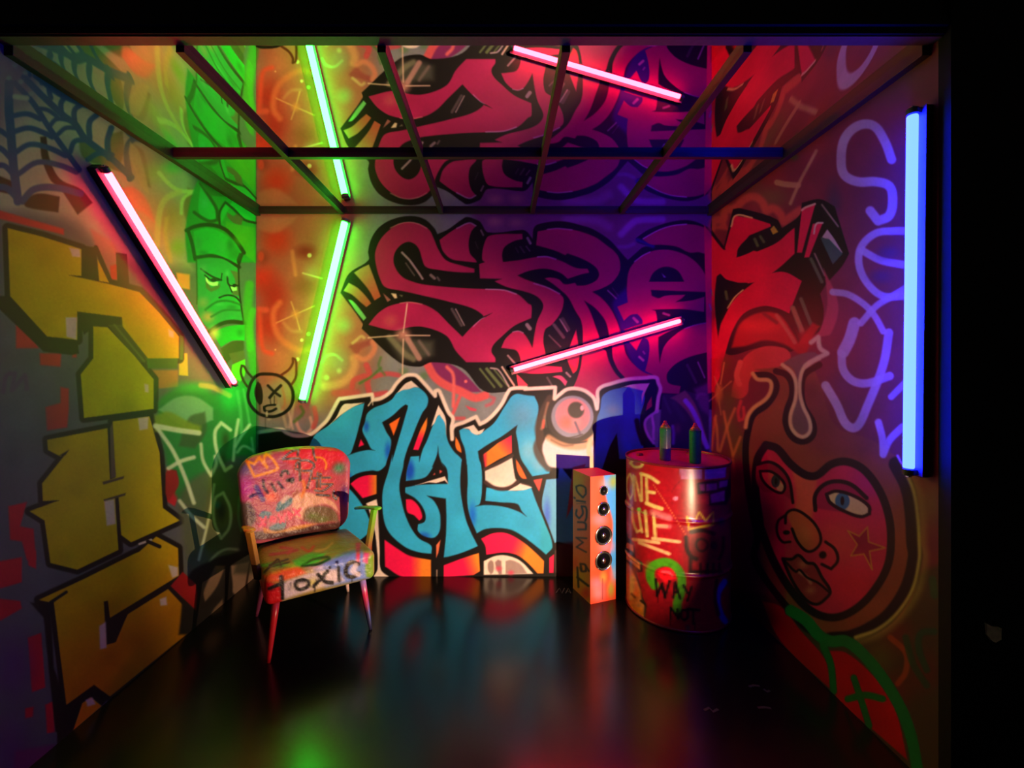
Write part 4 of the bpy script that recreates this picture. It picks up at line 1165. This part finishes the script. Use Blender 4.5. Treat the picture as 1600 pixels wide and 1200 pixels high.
# ================================================================== armchair
CH = Canvas(350, 670, 620, 1060, (196, 120, 130))
CH.crop = dict(h=(360, 680, .15), k=(380, 830, .18333), p=(0, 0, 1))
fl, ln, bl = CH.fill, CH.line, CH.blob
def paint_chair_back():
    CH.img[:] = (176, 84, 96)
    bl('h 120 320', 190, 220, (96, 100, 150), .95); bl('h 160 560', 150, 200, (186, 50, 160), .9); bl('h 60 450', 70, 260, (86, 50, 90), .7)
    fl('h 60 230 300 120 700 70 1180 70 1210 130 900 120 600 150 300 200 100 260', (96, 190, 60), soft=7, alpha=.9)
    fl('h 560 160 760 120 1000 110 1180 130 1200 260 1100 330 900 400 700 330 540 260', (216, 40, 56), soft=9)
    bl('h 780 300', 250, 180, (214, 60, 70), .7); bl('h 1000 450 850 470', 230, 180, (206, 70, 84), .8); bl('h 1130 340', 110, 100, (60, 150, 96), .9)
    bl('h 1190 620', 70, 160, (70, 40, 110), .9); bl('h 420 640', 130, 110, (232, 90, 44), .9); bl('h 480 180', 130, 90, (170, 70, 90), .6)
    bl('h 620 520', 160, 130, (196, 120, 124), .8)
    fl('h 300 830 340 790 420 800 430 850 360 870 300 860', (66, 116, 130), soft=2); fl('h 470 780 500 700 620 650 660 660 640 710 560 770 490 800', (76, 126, 134), soft=2)
    fl('h 400 960 480 920 580 890 570 960 500 1000 420 990', (60, 112, 122), soft=2); fl('h 520 680 580 620 640 640 540 720', (196, 170, 150), soft=4)
    fl('h 660 640 740 590 960 640 1080 700 1130 800 1000 720 880 740 800 800 740 880 640 840', (216, 168, 136), soft=5); fl('h 640 620 700 560 720 600 660 650', (150, 70, 40), soft=3)
    fl('h 780 780 880 740 1000 740 1100 800 1130 900 1000 900 880 920 760 890', (110, 92, 64), soft=6); bl('h 960 880 860 840', 110, 60, (96, 120, 50), .8)
    fl('h 260 900 160 1000 100 900 80 700 200 700 260 800', (60, 64, 50), soft=8, alpha=.8)
    fl('h 200 1010 700 960 1150 900 1150 1010 700 1060 200 1100', (60, 36, 30), soft=5, alpha=.9); fl('h 340 960 480 1000 700 940 900 920 760 970 480 1020 350 1020', (216, 160, 60), soft=4, alpha=.8)
    for q in ('h 170 270 250 430 480 360 490 330 440 250 370 190 350 260 380 340', 'h 170 270 250 300 300 230 350 300 380 330'):
        ln(q, 28, (240, 160, 34), soft=2)
    ln('h 530 420 545 380 590 375 600 400', 26, BLK, soft=2); ln('h 600 470 650 460 640 480', 40, BLK, soft=2)
    for q in ('h 340 470 350 540 390 600', 'h 430 510 470 580', 'h 500 490 545 550', 'h 210 640 240 620'):
        ln(q, 28, (46, 22, 34), soft=2)
    ln('h 270 540 300 600 340 670', 50, (60, 22, 120), soft=3); ln('h 210 645 300 600', 20, (50, 20, 80), soft=2)
    def outl(q):
        ln(q, 30, (232, 130, 44), soft=2); ln(q, 22, (24, 20, 26), soft=1.5); ln(q, 8, (170, 176, 190), soft=1.2)
    for q in ('h 690 150 620 180 540 250 720 240', 'h 710 150 700 210', 'h 680 320 700 280 780 260 860 290 870 330 820 370 740 370 680 350', 'h 720 290 725 470', 'h 760 370 850 370 830 450 800 550', 'h 860 130 870 200 890 260',
              'h 910 390 900 540', 'h 860 450 1040 440', 'h 940 400 935 540', 'h 960 510 1060 510 960 580 880 575', 'h 900 620 1030 630', 'h 1080 580 1070 630 1100 670 1130 600'):
        outl(q)
    ln('h 890 230 960 240 1000 300 990 350', 20, (236, 150, 40), soft=2); ln('h 760 480 770 560 740 640', 30, (226, 130, 50), soft=3)
    for q in ('h 310 860 360 940', 'h 370 850 310 950', 'h 420 850 470 860 460 900 420 890 430 850', 'h 500 830 560 900', 'h 570 820 520 910', 'h 600 800 640 830 620 870 600 800', 'h 660 770 720 840', 'h 730 770 670 830'):
        ln(q, 26, (226, 60, 100), soft=2)

def paint_chair_seat():
    CH.img[:] = (150, 130, 60)
    fl('k 60 160 300 60 620 10 860 40 1010 110 1000 240 700 220 400 240 100 340', (160, 140, 56), soft=8); bl('k 640 60 330 130', 260, 90, (206, 160, 70), .7); bl('k 780 130', 200, 80, (120, 140, 50), .7)
    for q, c in (('k 230 200 380 180 460 160', (190, 60, 80)), ('k 320 140 420 150 380 190', (206, 80, 90)), ('k 500 140 560 170 600 130', (214, 70, 40)), ('k 700 180 820 170 890 110 840 60', (150, 150, 70)), ('k 620 170 700 150 760 100', (206, 170, 80))):
        ln(q, 22, c, soft=4)
    fl('k 100 300 300 260 440 300 420 250 560 190 700 190 640 260 480 300', (70, 200, 60), soft=6)
    fl('k 160 380 300 330 460 300 540 360 360 420 200 440', (232, 96, 44), soft=7); bl('k 400 290', 80, 40, (206, 206, 50), .8)
    fl('k 600 310 760 230 900 170 1010 160 1060 240 1100 260 1100 400 900 440 700 480 640 400', (104, 130, 196), soft=9); bl('k 620 310', 130, 50, (206, 170, 176), .8)
    fl('k 140 420 240 440 340 480 330 600 160 680', (206, 24, 30), soft=7)
    fl('k 320 440 620 340 800 320 860 420 700 470 480 540 340 590', (206, 190, 190), soft=8); bl('k 600 440', 90, 70, (196, 190, 80), .8); bl('k 450 470', 70, 50, (206, 190, 150), .7)
    fl('k 1060 230 1110 200 1110 400 1050 390 1040 300', (110, 150, 44), soft=4); fl('k 960 100 1000 100 990 280 965 270', (206, 60, 90), soft=3); fl('k 1030 180 1070 190 1060 280 1020 260', (196, 60, 120), soft=4)
    ln('k 500 295 600 240 720 220 735 235 640 280 520 295', 20, (16, 60, 20), soft=2, closed=True)
    for q, w in (('k 180 350 290 240', 16), ('k 220 290 380 240', 14), ('k 250 300 390 265', 12), ('k 300 240 320 300', 14), ('k 220 490 340 440', 30), ('k 325 390 335 570', 34), ('k 440 450 460 490 500 495 550 470 560 430 510 415 450 430', 30),
                 ('k 600 470 720 340', 30), ('k 640 370 700 430 760 440', 32), ('k 810 310 820 420', 28), ('k 980 280 920 265 880 310 880 370 930 390 985 360', 34), ('k 610 480 612 520', 6), ('k 930 390 930 430', 6), ('k 400 440 395 500', 8)):
        ln(q, w, (26, 24, 24), soft=2)
    bl('k 800 265', 18, 18, (20, 24, 60), 1, .6); bl('k 738 310', 16, 16, (26, 20, 30), 1, .6)
    ln('k 960 290 930 340 980 370', 44, (214, 200, 206), soft=4, alpha=.8)

def paint_chair_frame():
    CH.img[:] = (150, 40, 60)
    fl('p 520 780 p 620 780 p 620 850 p 520 850', (106, 196, 40), sm=False); fl('p 520 780 p 556 780 p 556 805 p 520 805', (206, 104, 66), soft=6, sm=False)
    bl('p 560 822', 7, 7, (206, 80, 60), .8); fl('p 552 800 p 570 800 p 568 809 p 552 809', (40, 60, 20), sm=False)
    fl('p 370 820 p 415 820 p 415 840 p 370 840', (232, 150, 60), sm=False); bl('p 400 832', 12, 5, (110, 170, 60), .8)
    fl('p 370 840 p 412 840 p 412 885 p 370 885', (224, 20, 60), sm=False); fl('p 370 880 p 412 880 p 412 920 p 370 920', (30, 30, 44), sm=False, soft=4)
    fl('p 385 920 p 412 920 p 412 1000 p 385 1000', (96, 40, 70), sm=False)
    fl('p 412 940 p 445 940 p 445 966 p 412 966', (150, 150, 90), sm=False); fl('p 412 966 p 445 966 p 445 1050 p 412 1050', (196, 30, 34), soft=5, sm=False)
    fl('p 540 890 p 600 890 p 600 915 p 540 915', (110, 140, 206), sm=False); fl('p 562 916 p 580 916 p 580 932 p 562 932', (190, 40, 80), soft=4, sm=False); fl('p 555 932 p 600 932 p 600 958 p 555 958', (80, 110, 206), sm=False)
    fl('p 555 956 p 600 956 p 600 1000 p 555 1000', (40, 40, 70), sm=False); fl('p 530 900 p 552 900 p 552 940 p 530 940', (206, 180, 170), sm=False)

chair = empty('armchair', (-1.025, 2.4265, 0), math.atan2(.555, .832))
tag(chair, 'low cocktail armchair spray painted all over with TOXIC on its seat', 'armchair')
cw = world_of(chair)

def back_def(p):
    t = (p.z + .23) / .46                                    # 0 at the bottom, 1 at the top
    x = p.x * (0.885 + .115 * min(1, t * 1.2)) - .045
    u = p.x / .3
    z = 0.655 + p.z + .040 * t * (1 - u * u) + .010 * (1 - t) * (u * u)
    y = .215 + p.y + .085 * t - .055 * u * u + (.010 if p.y < 0 else 0) * math.sin(t * math.pi) * -1
    return Vector((x, y, z))
paint_chair_back()
bm = soft_panel((.302, .045, .23), .030, .085, 76, back_def)
me = bpy.data.meshes.new('backrest'); bm.to_mesh(me); bm.free()
back = link_mesh('backrest', me, M_CHAIR, chair, True)
vert_paint(me, cw, CH, (70, 90, 60))

def seat_def(p):
    u, v = p.x / .262, p.y / .26
    z = .345 + p.z + (.022 * (1 - u * u) * (1 - v * v) if p.z > 0 else 0) + .012 * (-v if p.z > 0 else 0)
    return Vector((p.x * (1 - .04 * (v > 0) * v), p.y - .012, z))
paint_chair_seat()
bm = soft_box((.262, .26, .070), .034, 66, seat_def)
me = bpy.data.meshes.new('seat'); bm.to_mesh(me); bm.free()
link_mesh('seat', me, M_CHAIR, chair, True)
vert_paint(me, cw, CH, (120, 40, 40))

paint_chair_frame()
def frame_part(name, bm, parent=chair, smooth=True):
    o = from_bm(name, bm, M_FRAME, parent, smooth)
    vert_paint(o.data, cw, CH, (120, 60, 50), facing=False)
    return o
for sx in (-1, 1):
    for top, foot in (((sx * .205, -.205, .285), (sx * .243, -.240, 0)), ((sx * .205, .19, .285), (sx * .252, .242, 0))):
        bm = bmesh.new()
        p0, p1 = Vector(foot), Vector(top)
        d = p1 - p0
        mt = Matrix.Translation(p0) @ d.to_track_quat('Z', 'Y').to_matrix().to_4x4()
        lathe_bm([(.008, 0), (.010, .03), (.0125, d.length * .33), (.016, d.length * .66), (.019, d.length)], 14, mt, bm)
        frame_part('leg', bm)
for sx, xo in ((-1, -.315), (1, .300)):
    bm = bmesh.new()                                          # arm: a flat paddle, widening to the front
    sec = [(.235, .012, .010, .515), (.12, .016, .011, .548), (-.02, .021, .011, .585), (-.12, .026, .011, .610), (-.175, .026, .010, .620), (-.195, .018, .007, .622)]
    rings = []
    for y, hw, hh, z in sec:
        rings.append([bm.verts.new((xo + hw * math.cos(a), y, z + hh * math.sin(a))) for a in [2 * math.pi * k / 12 for k in range(12)]])
    for a, b in zip(rings, rings[1:]):
        for k in range(12):
            bm.faces.new((a[k], a[(k + 1) % 12], b[(k + 1) % 12], b[k]))
    bm.faces.new(rings[0]); bm.faces.new(list(reversed(rings[-1])))
    frame_part('armrest', bm)
    bm = bmesh.new()
    a, b = Vector((xo, -.125, .606)), Vector((sx * .272, -.085, .345))
    d = b - a
    mt = Matrix.Translation(a) @ d.to_track_quat('Z', 'Y').to_matrix().to_4x4()
    bm_box(bm, (-.017, -.012, 0), (.017, .012, d.length), .004, mt)
    frame_part('arm_post', bm, smooth=False)
bm = bmesh.new()
bm_box(bm, (-.225, -.22, .262), (.225, .215, .285), .004)
from_bm('seat_base', bm, mat('black_cloth', (16, 15, 15), rough=.8), chair)
for sx in (-1, 1):
    bm = bmesh.new()
    bm_box(bm, (sx * .16 - .02, .205, .28), (sx * .16 + .02, .245, .50), .004)
    from_bm('back_bracket', bm, MATS['black_cloth'], chair)

# ================================================================== oil drum
DR, DH, DXY = .290, .880, (1.044, 2.606)
DC = Canvas(950, 670, 1165, 1010, (150, 16, 28))
DC.crop = dict(d=(960, 690, .125), e=(960, 840, .13333), p=(0, 0, 1))
def paint_drum():
    fl, ln, bl = DC.fill, DC.line, DC.blob
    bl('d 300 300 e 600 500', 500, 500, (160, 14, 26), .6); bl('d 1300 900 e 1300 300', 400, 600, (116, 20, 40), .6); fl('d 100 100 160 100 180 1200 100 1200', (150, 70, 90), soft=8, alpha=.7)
    DK = (26, 12, 20)
    fl('d 770 290 1470 260 1440 470 1130 500 1020 520 1040 660 1180 640 1180 800 1400 790 1480 600 1480 260', DK, soft=2, alpha=.95, sm=False)
    fl('d 810 300 1095 300 1090 470 830 470', (176, 96, 116), sm=False); fl('d 1125 310 1400 290 1390 450 1130 475', (150, 80, 120), sm=False)
    fl('d 1060 530 1125 530 1130 620 1070 615', (150, 50, 80), sm=False, soft=2); fl('d 1145 530 1280 520 1285 600 1150 620', (150, 50, 86), sm=False, soft=2); fl('d 1310 500 1420 480 1410 560 1310 580', (130, 60, 100), sm=False, soft=2)
    fl('d 1200 660 1380 610 1380 740 1210 770', (156, 50, 96), sm=False, soft=2)
    fl('d 1030 670 1180 680 1180 780 1030 780', (166, 20, 36), sm=False, soft=2); fl('d 780 490 1030 520 1030 640 780 640', (166, 20, 36), sm=False, soft=3)
    P1, P2 = (206, 190, 110), (214, 176, 120)
    ln('d 200 270 240 225 310 230 350 270 330 310 250 315', 38, P1, soft=2, closed=True)
    for q, w in (('d 190 400 155 480 155 600 195 720 225 650 228 500 195 400', 26), ('d 235 420 262 740', 28), ('d 255 440 330 740', 34), ('d 335 420 345 740', 30), ('d 330 400 440 440 545 510', 44), ('d 400 460 410 770', 36), ('d 410 625 495 640', 44), ('d 400 770 500 810 590 840', 50),
                 ('d 140 740 200 800', 30), ('d 220 830 235 1000 280 1130 320 1110', 36), ('d 300 870 330 1060 345 1130', 34), ('d 385 870 410 1180', 40), ('d 490 900 510 1190', 40), ('d 520 1050 650 1060', 44), ('e 220 20 520 60', 40), ('e 290 60 480 130 640 190', 40), ('e 450 10 760 50', 40)):
        ln(q, w, P1 if 'e' not in q else P2, soft=2.0, alpha=.95)
    for q, w in (('d 480 880 680 950', 80), ('d 520 920 700 970', 40), ('d 560 1060 690 1060', 50)):
        ln(q, w, (206, 120, 120), soft=6, alpha=.7)
    bl('d 305 845', 34, 28, (110, 220, 70), 1, .6); bl('d 765 710', 32, 32, (206, 120, 140), 1, .8)
    ln('d 480 530 700 860 900 1180', 9, (206, 110, 60), soft=1.4); ln('d 820 490 720 620 730 640', 10, (96, 14, 22), soft=2, alpha=.7)
    ln('d 150 1000 190 1060 170 1140', 30, (170, 120, 150), soft=4, alpha=.7)
    # crown and skull
    bl('e 1070 130', 230, 230, (104, 12, 24), .9, .5)
    for q in ('d 905 940 1000 1000 1060 880 1140 990 1235 880 1240 1040 1100 1060 940 1105 905 940', 'd 940 1100 1240 1040'):
        ln(q, 26, (206, 170, 34), soft=2)
    ln('d 950 950 1010 990', 26, (170, 130, 190), soft=2); bl('d 1340 1000', 70, 80, (30, 70, 60), .8)
    SK = (36, 8, 16)
    ln('e 840 0 850 130 900 220 960 250', 50, SK, soft=4); ln('d 960 1130 1100 1110 1240 1150', 50, SK, soft=4); ln('e 1280 0 1270 150 1230 250', 36, SK, soft=4)
    ln('e 960 90 980 30 1040 20 1090 70 1070 140 1000 155', 26, SK, soft=3, closed=True); bl('e 1165 90', 55, 65, SK, .95, .4); bl('e 1170 95', 20, 24, (50, 40, 56), .9)
    ln('e 890 240 890 400', 36, SK, soft=4); ln('e 890 400 1260 400', 34, SK, soft=4)
    for x in (1010, 1090, 1160, 1230):
        ln('e %d 310 %d 420' % (x, x), 30, SK, soft=3)
    # ring, words
    ln('e 470 560 420 460 440 350 520 300 610 290 700 330 770 420 790 520 780 640 740 760 740 850', 105, (70, 150, 24), soft=4)
    ln('e 400 300 380 380', 60, (110, 150, 40), soft=8, alpha=.5)
    fl('e 500 420 560 360 640 350 700 400 730 480 660 500 620 560 560 500', (226, 20, 34), soft=3); ln('e 560 400 640 410 680 450', 24, (226, 90, 100), soft=4)
    bl('e 860 1060', 44, 60, (60, 110, 60), .9)
    for q, w in (('e 485 490 500 680', 30), ('e 500 680 560 540', 30), ('e 560 560 595 700', 34), ('e 595 690 645 510', 28), ('e 690 700 710 530', 28), ('e 715 530 770 710', 30), ('e 700 640 750 640', 22), ('e 810 560 860 650', 28), ('e 905 580 855 740', 26),
                 ('e 655 820 660 950', 24), ('e 660 820 750 950', 26), ('e 750 950 740 840', 24), ('e 790 850 780 930 820 970 860 930 850 860 800 850', 26), ('e 860 840 990 850', 30), ('e 925 850 925 1010', 28)):
        ln(q, w, (14, 10, 12), soft=2)
    for q in ('e 510 690 512 760', 'e 655 950 655 1030', 'e 840 970 840 1090', 'e 590 700 590 740', 'e 945 1000 945 1080'):
        ln(q, 8, (40, 8, 12), soft=1.6, alpha=.8)
    ln('e 1290 520 1220 640 1210 760 1250 900 1300 980', 70, (24, 44, 150), soft=4); ln('e 1200 500 1180 700 1220 900', 40, (30, 10, 20), soft=4)
    # bricks at the left edge
    fl('e 100 -200 160 0 230 60 240 230 330 290 330 400 260 410 300 560 330 700 380 800 350 980 90 760', (40, 24, 30), soft=2, sm=False)
    fl('e 120 40 220 90 230 180 130 110', (206, 120, 80), sm=False, soft=2); fl('e 110 130 300 300 300 380 120 240', (214, 130, 70), sm=False, soft=2); fl('e 110 260 170 310 250 470 300 600 320 720 350 800 340 970 100 760', (214, 130, 70), soft=3)
    ln('e 210 480 190 620 180 700', 70, (206, 180, 110), soft=5); bl('e 160 380', 60, 110, (196, 120, 110), .8); bl('e 270 650', 60, 90, (232, 110, 24), .9); ln('e 200 660 240 700', 20, (60, 30, 20), soft=3)
    fl('e 180 800 330 830 330 960 200 900', (232, 130, 24), soft=5)
    ln('e 310 740 360 780', 24, (30, 16, 16), soft=2)
    DC.mottle(.05, 4)
paint_drum()
drum = empty('oil_drum', (DXY[0], DXY[1], 0))
tag(drum, 'red steel oil drum covered in tags reading WAY NOT beneath a crowned skull', 'oil drum')
dw = Matrix.Translation((DXY[0], DXY[1], 0))
prof = []
NR = 170
for k in range(NR + 1):
    z = .012 + (DH - .024) * k / NR
    r = DR - .005
    for hz in (.300, .585):
        r += .009 * math.exp(-((z - hz) / .009) ** 2)
    prof.append((r, z))
SEG = 220
ang = np.arange(SEG) * 2 * np.pi / SEG
pr = np.array(prof)
v = np.stack([pr[:, 0][:, None] * np.cos(ang), pr[:, 0][:, None] * np.sin(ang), np.repeat(pr[:, 1][:, None], SEG, 1)], -1)
idx = np.arange((NR + 1) * SEG).reshape(NR + 1, SEG)
q = np.stack([idx[:-1], np.roll(idx[:-1], -1, 1), np.roll(idx[1:], -1, 1), idx[1:]], -1).reshape(-1, 4)
me = np_mesh('drum_body', v.reshape(-1, 3), q)
body = link_mesh('drum_body', me, M_DRUM, drum, True)
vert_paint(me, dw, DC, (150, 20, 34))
M_RIM = mat('drum_rim', (120, 30, 36), rough=.3, metal=.3, noise=.2, scale=40)
for nm, z0, z1 in (('top_rim', DH - .016, DH), ('bottom_rim', 0, .014)):
    bm = lathe_bm([(DR - .009, z0), (DR, z0 + .002), (DR + .001, (z0 + z1) / 2), (DR, z1 - .002), (DR - .004, z1), (DR - .009, z1 - .003), (DR - .009, z0)], 96, cap=False)
    from_bm(nm, bm, M_RIM, drum, True)
M_LID = mat('drum_lid', (176, 28, 60), rough=.35, noise=.25, scale=12)
bm = lathe_bm([(DR - .007, DH - .030), (DR - .007, DH - .012), (DR - .02, DH - .014), (DR - .03, DH - .010), (.0005, DH - .010)], 96, cap=False)
lid = from_bm('lid', bm, M_LID, drum, True)
for bx, by, br in ((.15, .13, .035), (-.19, .08, .018)):
    bm = lathe_bm([(br * 1.15, DH - .012), (br * 1.15, DH - .006), (br, DH - .004), (br * .9, DH + .001), (br * .5, DH + .001)], 24, Matrix.Translation((bx, by, 0)))
    from_bm('bung', bm, M_RIM, lid, True)

# ================================================================== spray cans on the drum
def spray_can(x, y, h, c_up, c_low, label):
    root = empty('spray_can', (x, y, DH - .010))
    tag(root, label, 'spray can', 'spray cans on the drum')
    r = .0315
    zs = np.linspace(0, h * .80, 24)
    prof = [(r - .003, 0), (r, .003)] + [(r, z) for z in zs[2:]] + [(r + .001, h * .805), (r + .001, h * .815), (r - .002, h * .82)]
    bm = lathe_bm(prof, 28)
    o = from_bm('can_body', bm, mat('can_paint', rough=.25, attr=True, noise=.15, scale=60), root, True)
    co = np.array([v.co[:] for v in o.data.vertices])
    t = np.clip(co[:, 2] / h + .22 * np.sin(np.arctan2(co[:, 1], co[:, 0]) * 2 + 1), 0, 1)[:, None]
    set_paint(o.data, srgb(c_low) * (1 - t) + srgb(c_up) * t)
    bm = lathe_bm([(r - .002, h * .82), (r - .006, h * .86), (r - .013, h * .895), (r - .017, h * .91)], 28)
    from_bm('shoulder', bm, mat('can_dome', (170, 120, 60), rough=.3, metal=.4), root, True)
    bm = lathe_bm([(.013, h * .90), (.0145, h * .905), (.0145, h * .94), (.010, h * .945), (.009, h * .985), (.006, h)], 20)
    nz = from_bm('nozzle', bm, mat('can_nozzle', (206, 34, 44), rough=.4), root, True)
    return root
spray_can(.953, 2.540, .225, (40, 150, 60), (110, 50, 90), 'green to purple spray can with a red nozzle, standing further back on the drum')
spray_can(1.088, 2.455, .222, (50, 160, 60), (30, 120, 50), 'all green spray can with a red nozzle, standing near the drum edge')

# ================================================================== tower speaker
PN, PL, PR_ = Vector((.538, 2.614)), Vector((.468, 2.810)), Vector((.7035, 2.674))
SH = .755
SC_ = Canvas(880, 700, 990, 960, (224, 96, 70))
SC_.crop = dict(g=(880, 720, .19157), p=(0, 0, 1))
def paint_speaker():
    fl, ln, bl = SC_.fill, SC_.line, SC_.blob
    fl('g 0 0 221 0 221 1300 0 1300', (206, 110, 50), sm=False, soft=1)
    bl('g 110 180', 140, 200, (176, 150, 60), .9); bl('g 130 960', 120, 150, (190, 140, 44), .9); bl('g 150 700 180 480', 130, 200, (222, 92, 60), .8); bl('g 200 250', 60, 200, (200, 90, 70), .8); bl('g 190 1080', 60, 70, (206, 40, 40), .8); bl('g 100 840', 40, 90, (206, 60, 44), .6)
    fl('g 221 0 600 0 600 1300 221 1300', (236, 66, 34), sm=False, soft=1)
    bl('g 250 260 250 660', 90, 330, (240, 72, 44), .8); fl('g 330 110 600 90 600 1000 420 960 380 800 400 620 400 480 350 300', (54, 140, 226), soft=5); bl('g 350 190', 90, 90, (150, 150, 170), .7); bl('g 410 170', 60, 90, (140, 150, 50), .8)
    bl('g 300 480 350 700 280 1000', 110, 90, (240, 110, 130), .9); bl('g 290 1080', 100, 110, (244, 130, 140), .9); bl('g 330 950', 50, 80, (200, 150, 60), .8); bl('g 390 1050', 50, 120, (150, 160, 60), .9); bl('g 420 930', 60, 120, (140, 160, 206), .8)
    ln('g 322 960 320 1130', 5, (90, 40, 40), soft=1.5)
    DK = (36, 40, 46)
    for q, w in (('g 185 270 160 300 115 250 105 210 140 200 180 220 185 260', 13), ('g 110 325 178 335', 14), ('g 88 300 96 305', 13), ('g 185 350 110 350', 2), ('g 110 400 105 440 130 470 160 430 150 370 185 380 190 460 180 490', 14),
                 ('g 120 500 180 510 185 560 120 560', 14), ('g 188 745 108 703 162 666 106 626 190 632', 12), ('g 150 890 140 840 180 850 185 900 150 900 140 870', 16), ('g 180 850 210 900', 14), ('g 115 870 125 1030', 16), ('g 115 950 205 1020', 18)):
        ln(q, w, DK, soft=1.5)
paint_speaker()
spk = empty('tower_speaker', (PN.x, PN.y, 0))
tag(spk, 'slim rainbow sprayed tower speaker with MUSIC written up its side', 'speaker')
ax = (PR_ - PN).normalized(); ay = Vector((-ax.y, ax.x))
WID, DEP = (PR_ - PN).length, (PL - PN).length
spk.rotation_euler = (0, 0, math.atan2(ax.y, ax.x))
sw = world_of(spk)
NU, NV = 60, 150
vv, qq, base = [], [], 0
def face_grid(fn, nu, nv):
    global base
    g = np.array([[fn(a / (nu - 1), b / (nv - 1)) for a in range(nu)] for b in range(nv)])
    vv.append(g.reshape(-1, 3)); qq.append(grid_quads(nv, nu) + base); base += nu * nv
e = .0
face_grid(lambda a, b: (a * WID, 0, b * SH), NU, NV)
face_grid(lambda a, b: (0, (1 - a) * DEP, b * SH), NU, NV)
face_grid(lambda a, b: (WID, a * DEP, b * SH), 4, 4)
face_grid(lambda a, b: ((1 - a) * WID, DEP, b * SH), 4, 4)
face_grid(lambda a, b: (a * WID, b * DEP, SH), 4, 4)
face_grid(lambda a, b: ((1 - a) * WID, b * DEP, 0), 4, 4)
me = np_mesh('cabinet', np.concatenate(vv), np.concatenate(qq))
cab = link_mesh('cabinet', me, M_SPK, spk)
vert_paint(me, sw, SC_, (190, 60, 60), facing=False)
a_ = me.color_attributes['paint']
cols = np.empty(len(me.vertices) * 4, dtype=np.float32); a_.data.foreach_get('color', cols); cols = cols.reshape(-1, 4)
n0 = NU * NV * 2
cols[n0:, :3] = srgb((214, 40, 74)); cols[n0:n0 + 32, :3] = srgb((120, 150, 206)); a_.data.foreach_set('color', cols.ravel())
M_CHROME = mat('chrome', (206, 204, 200), rough=.18, metal=1.0)
M_CONE = mat('cone_black', (22, 22, 24), rough=.35, spec=.5)
M_RUB = mat('rubber_black', (16, 16, 17), rough=.6)
for z, r, nm in ((.665, .026, 'tweeter'), (.556, .038, 'driver'), (.397, .052, 'driver'), (.246, .052, 'driver')):
    mt = Matrix.Translation((WID * .5, 0, z)) @ Matrix.Rotation(math.pi / 2, 4, 'X')      # local +z points out of the front face
    bm = lathe_bm([(r * 1.16, -.004), (r * 1.16, .004), (r * 1.10, .008), (r * 1.0, .007), (r * .98, -.004)], 36, mt, cap=False)
    d_ = from_bm(nm, bm, M_CHROME, spk, True)
    bm = lathe_bm([(r * .99, .003), (r * .93, .0075), (r * .86, .003)], 36, mt, cap=False); from_bm('surround', bm, M_RUB, d_, True)
    bm = lathe_bm([(r * .88, .004), (r * .62, .0035), (r * .34, .0025), (r * .05, .002)], 36, mt); from_bm('cone', bm, M_CONE, d_, True)
    bm = lathe_bm([(r * .36, .002), (r * .33, .007), (r * .22, .0115), (r * .08, .0135), (.0004, .0138)], 24, mt); from_bm('dust_cap', bm, M_CHROME if nm != 'tweeter' else M_CONE, d_, True)
    for k in range(4):
        a = math.pi / 4 + k * math.pi / 2
        bm = lathe_bm([(.0032, .003), (.0032, .0098), (.0015, .0105)], 8, mt @ Matrix.Translation((r * 1.08 * math.cos(a), r * 1.08 * math.sin(a), 0)))
        from_bm('screw', bm, M_PIN, d_)

# ================================================================== small marks
bm = bmesh.new()                                               # pale scrap caught on the black front cheek
outline = [(-.023, .030), (-.012, .024), (.000, .018), (.021, .016), (.024, .000), (.019, -.018), (.008, -.031), (-.008, -.024), (-.020, -.006)]
yb = YF_R - .04
fr = [bm.verts.new((1.556 + x, yb - .008 - .004 * math.sin(3 * k), .556 + z)) for k, (x, z) in enumerate(outline)]
bk = [bm.verts.new((1.556 + x, yb + .001, .556 + z)) for x, z in outline]
bm.faces.new(fr)
for k in range(len(fr)):
    j = (k + 1) % len(fr)
    bm.faces.new((fr[k], fr[j], bk[j], bk[k]))
tag(from_bm('paper_scrap', bm, mat('scrap', (236, 216, 176), rough=.7, noise=.2, scale=80)), 'small pale torn scrap stuck on the black front panel', 'scrap')

def floor_mark(strokes, w, m):
    for st in strokes:
        P_ = [Vector((((px - CX) / F_PX) * (F_PX * CAM_H / (py - CY)), F_PX * CAM_H / (py - CY), 0)) for px, py in st]
        bm = bmesh.new()
        prev = None
        for k, p in enumerate(P_):
            t = (P_[min(k + 1, len(P_) - 1)] - P_[max(k - 1, 0)]).normalized()
            s = Vector((-t.y, t.x, 0)) * w
            a, b = bm.verts.new(p + s + Vector((0, 0, .0006))), bm.verts.new(p - s + Vector((0, 0, .0006)))
            if prev:
                bm.faces.new((prev[0], prev[1], b, a))
            prev = (a, b)
        from_bm('paint_mark', bm, m, floor)
mk = mat('floor_mark_grey', (62, 56, 50), rough=.5)
floor_mark([[(869, 926), (874, 919), (878, 927), (882, 919)], [(884, 927), (888, 919), (892, 927), (886, 923)]], .003, mk)
floor_mark([[(1170, 1073), (1178, 1071), (1187, 1072)], [(1193, 1077), (1199, 1081), (1203, 1079)], [(1184, 1106), (1195, 1105), (1205, 1107)], [(1100, 1110), (1108, 1106), (1114, 1112), (1122, 1108)]], .006, mat('floor_mark_dim', (52, 44, 36), rough=.5))
